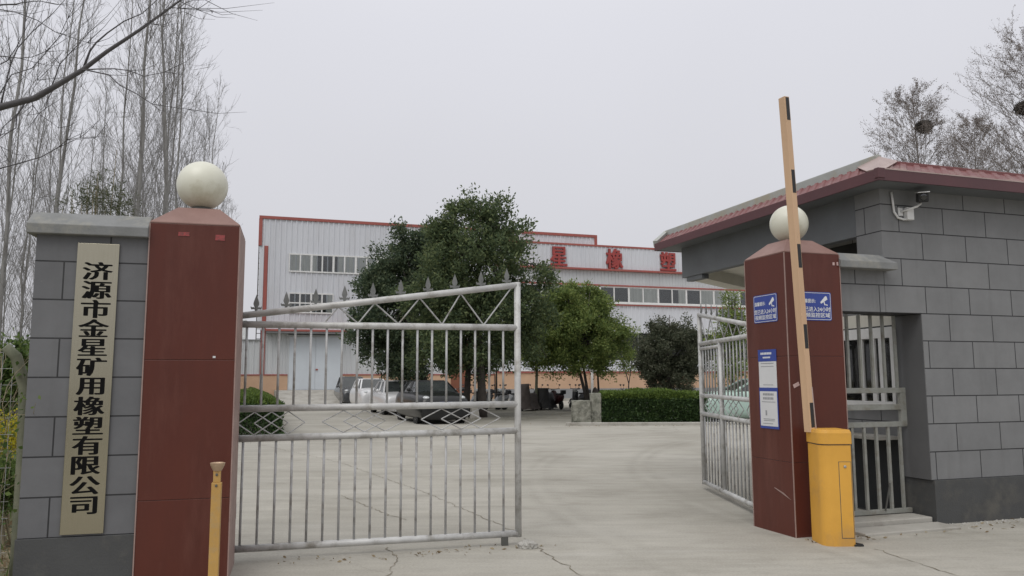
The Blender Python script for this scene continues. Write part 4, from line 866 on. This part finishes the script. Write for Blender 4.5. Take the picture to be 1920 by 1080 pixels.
side = [([(155, 131), (180, 80), (232, 40), (300, -5)], 7.2, .014), ([(155, 131), (215, 129), (270, 143), (345, 140)], 7.0, .008), ([(160, 131), (225, 160), (285, 195), (350, 204)], 7.3, .008), ([(95, 166), (112, 120), (150, 80), (165, 40)], 7.3, .008), ([(50, 187), (30, 240), (0, 260)], 7.3, .011),
        ([(-80, 125), (0, 105), (60, 107), (120, 95)], 7.5, .009), ([(-200, 40), (-20, 12), (30, 8), (75, 2)], 7.0, .016), ([(-60, 10), (0, 18), (70, 38), (140, 72), (185, 79)], 7.6, .008), ([(-150, 380), (-30, 325), (40, 305), (110, 276), (180, 258)], 7.8, .012), ([(110, 276), (150, 258), (200, 256)], 7.8, .005),
        ([(262, 56), (300, 30), (345, 22)], 6.9, .005), ([(336, 2), (370, 18), (400, 20)], 7.0, .004), ([(320, 14), (352, 4), (385, 0)], 7, .004), ([(0, 201), (20, 120), (60, 60), (130, -10)], 7.6, .010), ([(-60, 220), (-20, 130), (30, 90), (50, 20)], 7.5, .010), ([(-40, 215), (0, 175), (60, 128), (110, 70), (140, 0)], 7.9, .009), ([(-100, 232), (-20, 260), (15, 300)], 7.5, .008), ([(105, 161), (90, 200), (60, 235)], 7.3, .005), ([(60, 185), (75, 215), (110, 240)], 7.2, .005), ([(0, 255), (20, 225), (70, 150)], 7.6, .006)]
for pts, d, r_ in side:
    q = pp([(a, b_, d) for a, b_ in pts]); n = len(q); Q = []
    for i in range(n-1): Q += [q[i], q[i].lerp(q[i+1], .5)+Vector(rs.normal(0, .018, 3))]
    Q.append(q[-1]); m_ = len(Q); lm.tube(Q, [r_*.75*(1-.8*i/(m_-1))+.001 for i in range(m_)], 5)
    for j in range(5):
        k = int(rs.integers(1, m_)); a = Q[k]; dd = (Q[k]-Q[k-1]).normalized()*.7+Vector(rs.normal(0, .45, 3)); L_ = rs.uniform(.2, .55)
        lm.tube([a, a+dd*L_*.5, a+dd*L_+Vector((0, 0, .06))], [.0035, .0025, .001], 3)
lm.build('branches', M['limb'], t, smooth=True)
# budding poplars behind the guardhouse
for i, (px, Y, H, sp, lab, sd) in enumerate(((1722, 36, 14.6, .34, 'budding poplar with a large nest above the guardhouse roof corner', 31), (1822, 40, 14.8, .32, 'lower budding poplar between the two nest trees', 32), (1935, 34, 16.4, .36, 'tallest budding poplar cut by the right picture edge', 33))):
    rs = np.random.default_rng(sd); x = (px-960)/FPX*Y*1.03
    t = thing('budding_poplar_tree', lab, 'tree', (x, Y, 0), 0, 'budding poplars behind the guardhouse')
    tr, br, B = bare(rs, H, .12, 100, sp, 9, 3, .30, 7, .6, (32, 58), .95); tr.build('trunk', M['budtwig'], t, smooth=True); br.build('branches', M['budtwig'], t)
    P = np.array([tuple(b) for b in B]); P = P+rs.normal(0, .04, P.shape); V, F = leaves(P, np.tile([0, 0, -.4], (len(P), 1)), .065, .42, rs, .8); fast_mesh('buds', V, F, M['bud'], t)
def nest(label, p, r_):
    rs = np.random.default_rng(3); m = MB()
    for i in range(420):
        d = Vector(rs.normal(0, 1, 3)).normalized(); a = Vector((d.x, d.y, d.z*.75))*r_*rs.uniform(.45, .95); u = Vector(rs.normal(0, 1, 3)); u = (u-d*u.dot(d)*.9).normalized()*r_*.42
        m.tube([a-u*1.2, a+d*.02, a+u*1.2], .010, 3)
    m.ball((0, 0, -.03), r_*.5, 10, 8, r_*.4)
    return tag(m.build('bird_nest', M['nest'], loc=p), label, 'bird nest', 'stick nests in the budding poplars')
nest('dark stick nest in the poplar above the guardhouse corner', at(1732, 238, 35.8), .40); nest('dark stick nest at the right picture edge', at(1921, 203, 33.8), .42)
# ------------------------------------------------------------------ left verge: bamboo, wire fence, weeds
b0 = at(175, 560, 9.5); b0.z = 0; rs = np.random.default_rng(41)
t = thing('bamboo_clump', 'grey-green bamboo tuft showing above the plaque wall coping', 'bamboo', b0, 0)
B = [(at(a, b_, 9.5)-b0, r_/FPX*9.5) for a, b_, r_ in ((150, 385, 38), (195, 370, 42), (225, 388, 32), (175, 350, 20), (205, 335, 14))]
crown([(p.x, p.y, p.z, r_, r_*1.3, r_*.8) for p, r_ in B], 170, 8, .075, .14, .06, rs, M['bamboo'], t, .1, .9, 'foliage')
m = MB()
for p, r_ in B*3: e = p+Vector(rs.normal(0, .12, 3)); m.tube([(rs.normal(0, .12), rs.normal(0, .12), -.02), e*.6, e], [.012, .009, .003], 5)
m.build('stems', M['drystem'], t)
t = thing('wire_fence', 'old wire mesh fence with bent mossy post left of the plaque wall', 'fence', (0, 0, 0), 0)
Yf = 6.15
MB().tube([at(10, 650, Yf-.1), at(30, 668, Yf-.05), at(47, 728, Yf), at(42, 860, Yf), at(34, 990, Yf), at(26, 1120, Yf)], [.035, .042, .045, .042, .042, .042], 10).build('post', M['pole'], t, smooth=True)
m = MB(); p0 = at(40, 700, Yf)
for i in range(14): z = .1+.125*i; m.tube([(p0.x-2.2, Yf-.5, z), (p0.x-.03, Yf, z)], .0022, 4)
for i in range(30): x = p0.x-.06-.07*i; yy = Yf-.5*(p0.x-x)/2.2; m.tube([(x, yy, 0), (x, yy, 1.72)], .0020, 4)
m.build('wire_mesh', M['galvthin'], t)
m = MB(); V_ = []
for i in range(34):
    z0 = rs.uniform(.0, 1.5); x = p0.x-rs.uniform(.0, .55); p = Vector((x, Yf-.05+rs.normal(0, .06), z0)); q = [p]
    d = Vector((rs.normal(0, .5), rs.normal(0, .2), 1)).normalized()
    for j in range(5): d = (d+Vector(rs.normal(0, .35, 3))).normalized(); q.append(q[-1]+d*rs.uniform(.08, .18))
    m.tube(q, [.004, .0035, .003, .003, .002, .0015], 4); V_ += q
m.build('dry_vine', M['drystem'], t, smooth=True)
P = np.repeat(np.array([tuple(p) for p in V_]), 3, 0)+rs.normal(0, .06, (len(V_)*3, 3)); V, F = leaves(P, np.tile([0, -.3, .2], (len(P), 1)), .045, .6, rs, .9); fast_mesh('vine_leaves', V, F, M['weed'], t)
# shrubs and yellow flowers beyond the fence
def shrub(name, lab, cat, Y, blobs, mat, n, size, seed, ratio=.45):
    rs = np.random.default_rng(seed); p = at(blobs[0][0], 700, Y); p.z = 0; t = thing(name, lab, cat, p, 0)
    B = []
    for a, b_, r_ in blobs: q = at(a, b_, Y)-p; k = r_/FPX*Y; B.append((q.x, q.y, q.z, k, k*1.2, k))
    crown(B, n, 9, size, ratio, .06, rs, M[mat], t, .2, .9, 'foliage'); m = MB()
    for bb in B*4: e = Vector(bb[:3])+Vector(rs.normal(0, .3, 3))*bb[3]; m.tube([(rs.normal(0, .1), rs.normal(0, .1), -.03), e*.5+Vector((0, 0, .1)), e], [.012, .009, .003], 4)
    m.build('stems', M['drystem'], t); return t
shrub('leafy_shrub', 'green leafy shrub behind the wire fence post', 'shrub', 9.2, [(-20, 690, 50), (20, 690, 36), (40, 720, 30), (5, 730, 45), (30, 660, 22)], 'weed', 420, .075, 51)
shrub('flowering_weed', 'yellow flowering weeds seen through the wire fence', 'flowers', 8.6, [(20, 800, 26), (0, 815, 30), (30, 830, 20), (12, 845, 24)], 'yellowflower', 150, .03, 52, .8)
shrub('low_weed_shrub', 'low bright green weeds at the foot of the wire fence', 'shrub', 7.6, [(15, 885, 26), (-15, 900, 34), (30, 915, 18), (0, 930, 30)], 'weed', 240, .07, 53, .25)
n = 9000; rs = np.random.default_rng(61); x = rs.uniform(-14, -3.75, n); y_ = rs.uniform(4.2, 26, n); keep = x*.95+y_*.312 < -1.5; x, y_ = x[keep], y_[keep]
P = np.stack([x, y_, np.full(len(x), -.03)], 1); V, F = leaves(P, np.tile([0, 0, 1.0], (len(P), 1)), .26, .06, rs, .35, .1)
tag(fast_mesh('grass', V, F, M['weed']), 'rank green grass on the verge behind the wire fence', 'grass', kind='stuff')
n = 5000; x = rs.uniform(-7, -3.55, n); y_ = rs.uniform(4.2, 9, n); P = np.stack([x, y_, rs.uniform(-.025, .02, n)], 1)
V, F = leaves(P, np.tile([0, 0, .1], (n, 1)), .06, .5, rs, .9, .15); V[:, 2] = np.clip(V[:, 2], -.028, .06)
tag(fast_mesh('leaf_litter', V, F, M['litter']), 'dry brown fallen leaves left of the plaque wall', 'leaf litter', kind='stuff')
# ------------------------------------------------------------------ vehicles
def car(label, cat, loc, deg, paintm, suv=False, plate=True, group=None, L_=4.6, W_=1.8, Ht=1.46):
    t = thing('parked_car', label, cat, loc, deg, group); w2 = W_/2; xs = L_/2     # faces +x
    hood = .97 if not suv else 1.09; deck = 1.02 if not suv else 1.13; zb = .17
    st = [(-xs, .42, .66, .84), (-xs+.06, .28, .90, .90), (-xs+.35, .28, deck-.02, .95), (-xs+.9, zb, deck+.02, 1.0), (-.3, zb, deck-.01, 1.0), (.65, zb, hood+.03, 1.0), (xs-1.1, zb, hood, .99), (xs-.5, zb, hood-.05, .97), (xs-.14, .18, hood-.12, .92), (xs-.03, .20, .80, .88), (xs, .26, .66, .84)]
    rings = []
    for x, z0, z1, k in st:
        a = w2*k*1.05; h = z1-z0
        half = [(a*.94, z0-.07), (a*1.0, z0+h*.18), (a*1.0, z0+h*.5), (a*.985, z0+h*.72), (a*.92, z0+h*.92), (a*.74, z1), (a*.35, z1+.015)]
        rings.append([(x, yy, z) for yy, z in half]+[(x, -yy, z) for yy, z in reversed(half)])
    b = MB().loft(rings).build('body', M[paintm], t, smooth=True); sm = b.modifiers.new('sub', 'SUBSURF'); sm.levels = 1; sm.render_levels = 1
    xr = -xs+.25 if not suv else -xs+.12
    def gh_ring(z, x0, x1, k0, k1):
        return [(x0, w2*k0, z), (x0, -w2*k0, z), (x1, -w2*k1, z), (x1, w2*k1, z)]
    zr = Ht; g = MB(); lo = hood-.04
    base = [(1.05, .82), (.2, .90), (-1.0, .90), (xr+.1, .78)]; roof = [(.25, .60), (-.1, .66), (-.9, .66), (xr+(.75 if not suv else .35), .58)]
    r0 = [(x, w2*k, lo) for x, k in base]+[(x, -w2*k, lo) for x, k in reversed(base)]; r1 = [(x, w2*k, zr-.05) for x, k in roof]+[(x, -w2*k, zr-.05) for x, k in reversed(roof)]
    g.loft([r0, r1]).build('windows', M['carwin'], t)
    m = MB(); r2 = [(x*1.0, w2*k*1.03, zr-.06) for x, k in roof]+[(x, -w2*k*1.03, zr-.06) for x, k in reversed(roof)]; r3 = [(x*.93, yy*.86, zr-.005) for x, yy, z in r2]; m.loft([r2, r3])
    ro = m.build('roof', M[paintm], t, smooth=False, bevel=.02)
    for sgn in (1, -1):
        for (xb, kb_), (xt, kt) in zip(base, roof): MB().bar((xb, sgn*w2*(kb_+.012), lo), (xt, sgn*w2*(kt+.015), zr-.05), .07, .05).build('window_pillar', M[paintm], t)
    for x, sg in ((xs-.86, 1), (xs-.86, -1), (-xs+.88, 1), (-xs+.88, -1)):
        MW = Matrix.Translation((x, sg*(w2-.15), .325)) @ Matrix.Rotation(R(-90*sg), 4, 'X')
        wh = MB().lathe([(.20, -.10), (.31, -.10), (.325, -.06), (.325, .09), (.30, .115), (.21, .115)], 28, MW).build('wheel', M['rubber'], t, smooth=True)
        rm = MB().lathe([(.205, .06), (.205, .114), (.19, .116), (.17, .085), (.05, .10), (.03, .105)], 20, MW)
        rm.build('rim', M['steel'], wh)
        MB().lathe([(.345, .06), (.385, .105), (.36, .112), (.33, .108)], 28, MW).build('wheel_arch', M['rubber'], t)
    for sg in (1, -1):
        MB().ball((0, 0, 0), 1, 16, 10).build('headlight', M['lamp'], t, smooth=True, loc=(xs-.24, sg*w2*.70, .77 if not suv else .89)).scale = (.17, .13, .055 if not suv else .075)
        mi = MB(); mi.ball((.92, sg*(w2+.10), hood+.08), .075, 10, 8); mi.tube([(.92, sg*(w2-.06), hood+.02), (.92, sg*(w2+.08), hood+.06)], .02, 6); mi.build('mirror', M[paintm], t, smooth=True)
        MB().box(-xs+.02, -xs+.12, sg*w2*.62-.12, sg*w2*.62+.12, .72, .86).build('tail_light', M['redlamp'], t, bevel=.02)
    MB().box(xs-.05, xs+.005, -w2*.42, w2*.42, .60, .78).build('grille', M['black'], t, bevel=.02); MB().box(xs-.06, xs-.015, -w2*.7, w2*.7, .30, .48).build('lower_intake', M['black'], t, bevel=.02)
    if plate:
        p_ = MB().box(xs+.006, xs+.02, -.22, .22, .62, .76).build('licence_plate', M['blue'], t)
        m = MB()
        for i in range(7): yy = -.18+.055*i+(.02 if i > 1 else 0); m.box(xs+.0205, xs+.022, yy-.017, yy+.017, .655, .725)
        m.build('plate_marks', M['white'], p_)
    return t
M['carwin'] = paint('tinted_window', (0.03, 0.035, 0.036), (0.05, 0.055, 0.055), 2, 0.06, bst=0, spec=0.8)
car('black sedan with blue licence plate parked nearest the gate', 'car', (-3.05, 29.6, 0), -70.5, 'carblack', True, Ht=1.5)
car('white sedan parked directly behind the black sedan', 'car', (-5.35, 36.8, 0), -70.5, 'carwhite', Ht=1.5)
car('white car second in the row behind the black sedan', 'car', (-7.6, 43.2, 0), -70.5, 'carwhite', True, Ht=1.6)
car('dark grey off-roader at the far end of the parked row', 'car', (-10.0, 50, 0), -70.5, 'cargrey', True, Ht=1.75)
car('pale mint green hatchback behind the open gate leaf', 'car', (8.55, 28.3, 0), 186, 'carmint', True, False, L_=4.3, Ht=1.52)
# scooters
def scooter(label, loc, deg, mt, group='scooters parked along the factory wall'):
    t = thing('scooter', label, 'scooter', loc, deg, group)
    for x in (.62, -.55):
        wh = MB().lathe([(.12, -.045), (.21, -.045), (.225, 0), (.21, .045), (.12, .045)], 22, Matrix.Translation((x, 0, .225)) @ Matrix.Rotation(R(90), 4, 'X')).build('wheel', M['rubber'], t, smooth=True)
        MB().lathe([(.03, -.05), (.12, -.03), (.12, .03), (.03, .05)], 14, Matrix.Translation((x, 0, .225)) @ Matrix.Rotation(R(90), 4, 'X')).build('rim', M['steel'], wh)
    MB().loft([[(x, yy*wd, z0+(z1-z0)*f) for yy, f in ((-.7, 0), (-1, .5), (-.8, 1), (.8, 1), (1, .5), (.7, 0))] for x, wd, z0, z1 in ((-.82, .06, .62, .72), (-.6, .13, .42, .74), (-.25, .15, .28, .74), (-.1, .14, .26, .62), (.05, .12, .26, .34), (.38, .12, .26, .34))]).build('body', M[mt], t, smooth=False, bevel=.02)
    MB().loft([[(x, yy, z) for x, yy, z in ((.40, -wd, z), (.47, -wd*.5, z), (.50, 0, z), (.47, wd*.5, z), (.40, wd, z), (.38, 0, z))] for z, wd in ((.28, .13), (.55, .19), (.85, .17), (.95, .10))]).build('apron', M[mt], t, bevel=.01)
    MB().box(-.68, -.08, -.13, .13, .74, .82).build('seat', M['rubber'], t, bevel=.035)
    m = MB(); m.tube([(.62, 0, .24), (.45, 0, .95), (.43, 0, 1.02)], .022, 8); m.tube([(.36, -.32, 1.04), (.43, -.1, 1.02), (.43, .1, 1.02), (.36, .32, 1.04)], .017, 8); m.build('handlebar', M['sdark'], t)
    MB().box(.42, .58, -.10, .10, .90, 1.04).build('headlight', M['lamp'], t, bevel=.03)
    m = MB().loft([[(.62+.27*math.cos(a), yy, .24+.27*math.sin(a)) for yy in (-.07, .07)] for a in [R(20+20*i) for i in range(7)]], closed=False, cap=False); fo = m.build('mudguard', M[mt], t); fo.modifiers.new('thick', 'SOLIDIFY').thickness = .012
    for sg in (1, -1):
        m = MB(); m.tube([(.42, sg*.24, 1.03), (.40, sg*.32, 1.20)], .007, 6); m.ball((.40, sg*.33, 1.23), .055, 10, 8, .04); m.build('mirror', M['sdark'], t)
    MB().box(-.92, -.70, -.12, .12, .78, .98).build('rear_box', M['sdark'], t, bevel=.03)
    return t
def covered(label, loc, deg, mt, seed, sx=1.0, h=1.15):
    t = thing('covered_scooter', label, 'scooter', loc, deg, 'scooters under cloth covers'); rs = np.random.default_rng(seed); rings = []
    ridge = [(-.85, .45), (-.72, .78), (-.5, .86), (-.2, .84), (.05, .80), (.25, .98), (.42, h), (.55, h*.93), (.68, .62), (.82, .38)]; N = 14
    for k, (x, hh) in enumerate(ridge):
        wb = (.30, .36, .38, .36, .34, .40, .46, .42, .34, .22)[k]*rs.uniform(.9, 1.1); wt = (.06, .14, .17, .16, .15, .22, .33, .24, .10, .05)[k]; ring = []
        for sd_ in (-1, 1):
            for j in range(N):
                f = j/(N-1) if sd_ < 0 else 1-j/(N-1); z = .05+rs.uniform(0, .05)*(1-f)+(hh-.05)*f**1.1; wdt = wb+(wt-wb)*f**.8
                ring.append((x*sx+rs.normal(0, .012), sd_*(wdt*(1+.12*(1-f)*math.sin(k*2.6+seed+sd_)))+rs.normal(0, .010), z+(rs.normal(0, .012))))
        rings.append(ring)
    MB().loft(rings, closed=False, cap=False).build('cover', M[mt], t, smooth=True)
    for x in (.62, -.55): MB().lathe([(.05, -.045), (.21, -.045), (.225, 0), (.21, .045), (.05, .045)], 18, Matrix.Translation((x, 0, .225)) @ Matrix.Rotation(R(90), 4, 'X')).build('wheel', M['rubber'], t, smooth=True)
    return t
def gpos(px, Y): return ((px-960)/FPX*Y*.995, Y, 0)
scooter('grey scooter left of the covered scooters with bright mirror', gpos(955, 41), 200, 'sgrey'); scooter('dark scooter behind the magnolia trunks', gpos(905, 42.5), 230, 'sdark')
scooter('white fronted dark scooter just left of the gate end post', gpos(928, 40.2), 215, 'sgrey'); scooter('dark scooter leaning behind the slim young tree', gpos(942, 43), 250, 'sdark')
scooter('dark scooter at the left end of the row behind the black sedan', gpos(862, 43), 235, 'sdark'); scooter('grey scooter between the two magnolia trunks', gpos(885, 44), 225, 'sgrey'); scooter('dark scooter between the two cloth covered scooters', gpos(1008, 42.2), 255, 'sdark'); scooter('dark scooter with its handlebar above the lower concrete stub', gpos(1085, 42.5), 120, 'sdark')
covered('scooter under a bulky brown cover beside the gate end post', gpos(988, 39.2), 240, 'cover', 5, 1.0, 1.3); covered('scooter under a black cover right of the straight pale stem', gpos(1022, 40.5), 245, 'cover2', 6, .95, 1.1)
scooter('red-brown scooter parked at the right end of the covered row', gpos(1043, 41), 110, 'sred'); scooter('dark scooter mostly hidden behind the lower concrete stub', gpos(1096, 40), 190, 'sdark')
covered('motorbike under a brown cover behind the taller concrete stub', gpos(1128, 38.5), 175, 'cover', 7, .8, 1.15); scooter('black scooter with upright mirror above the hedge corner', gpos(1150, 39), 5, 'sdark')
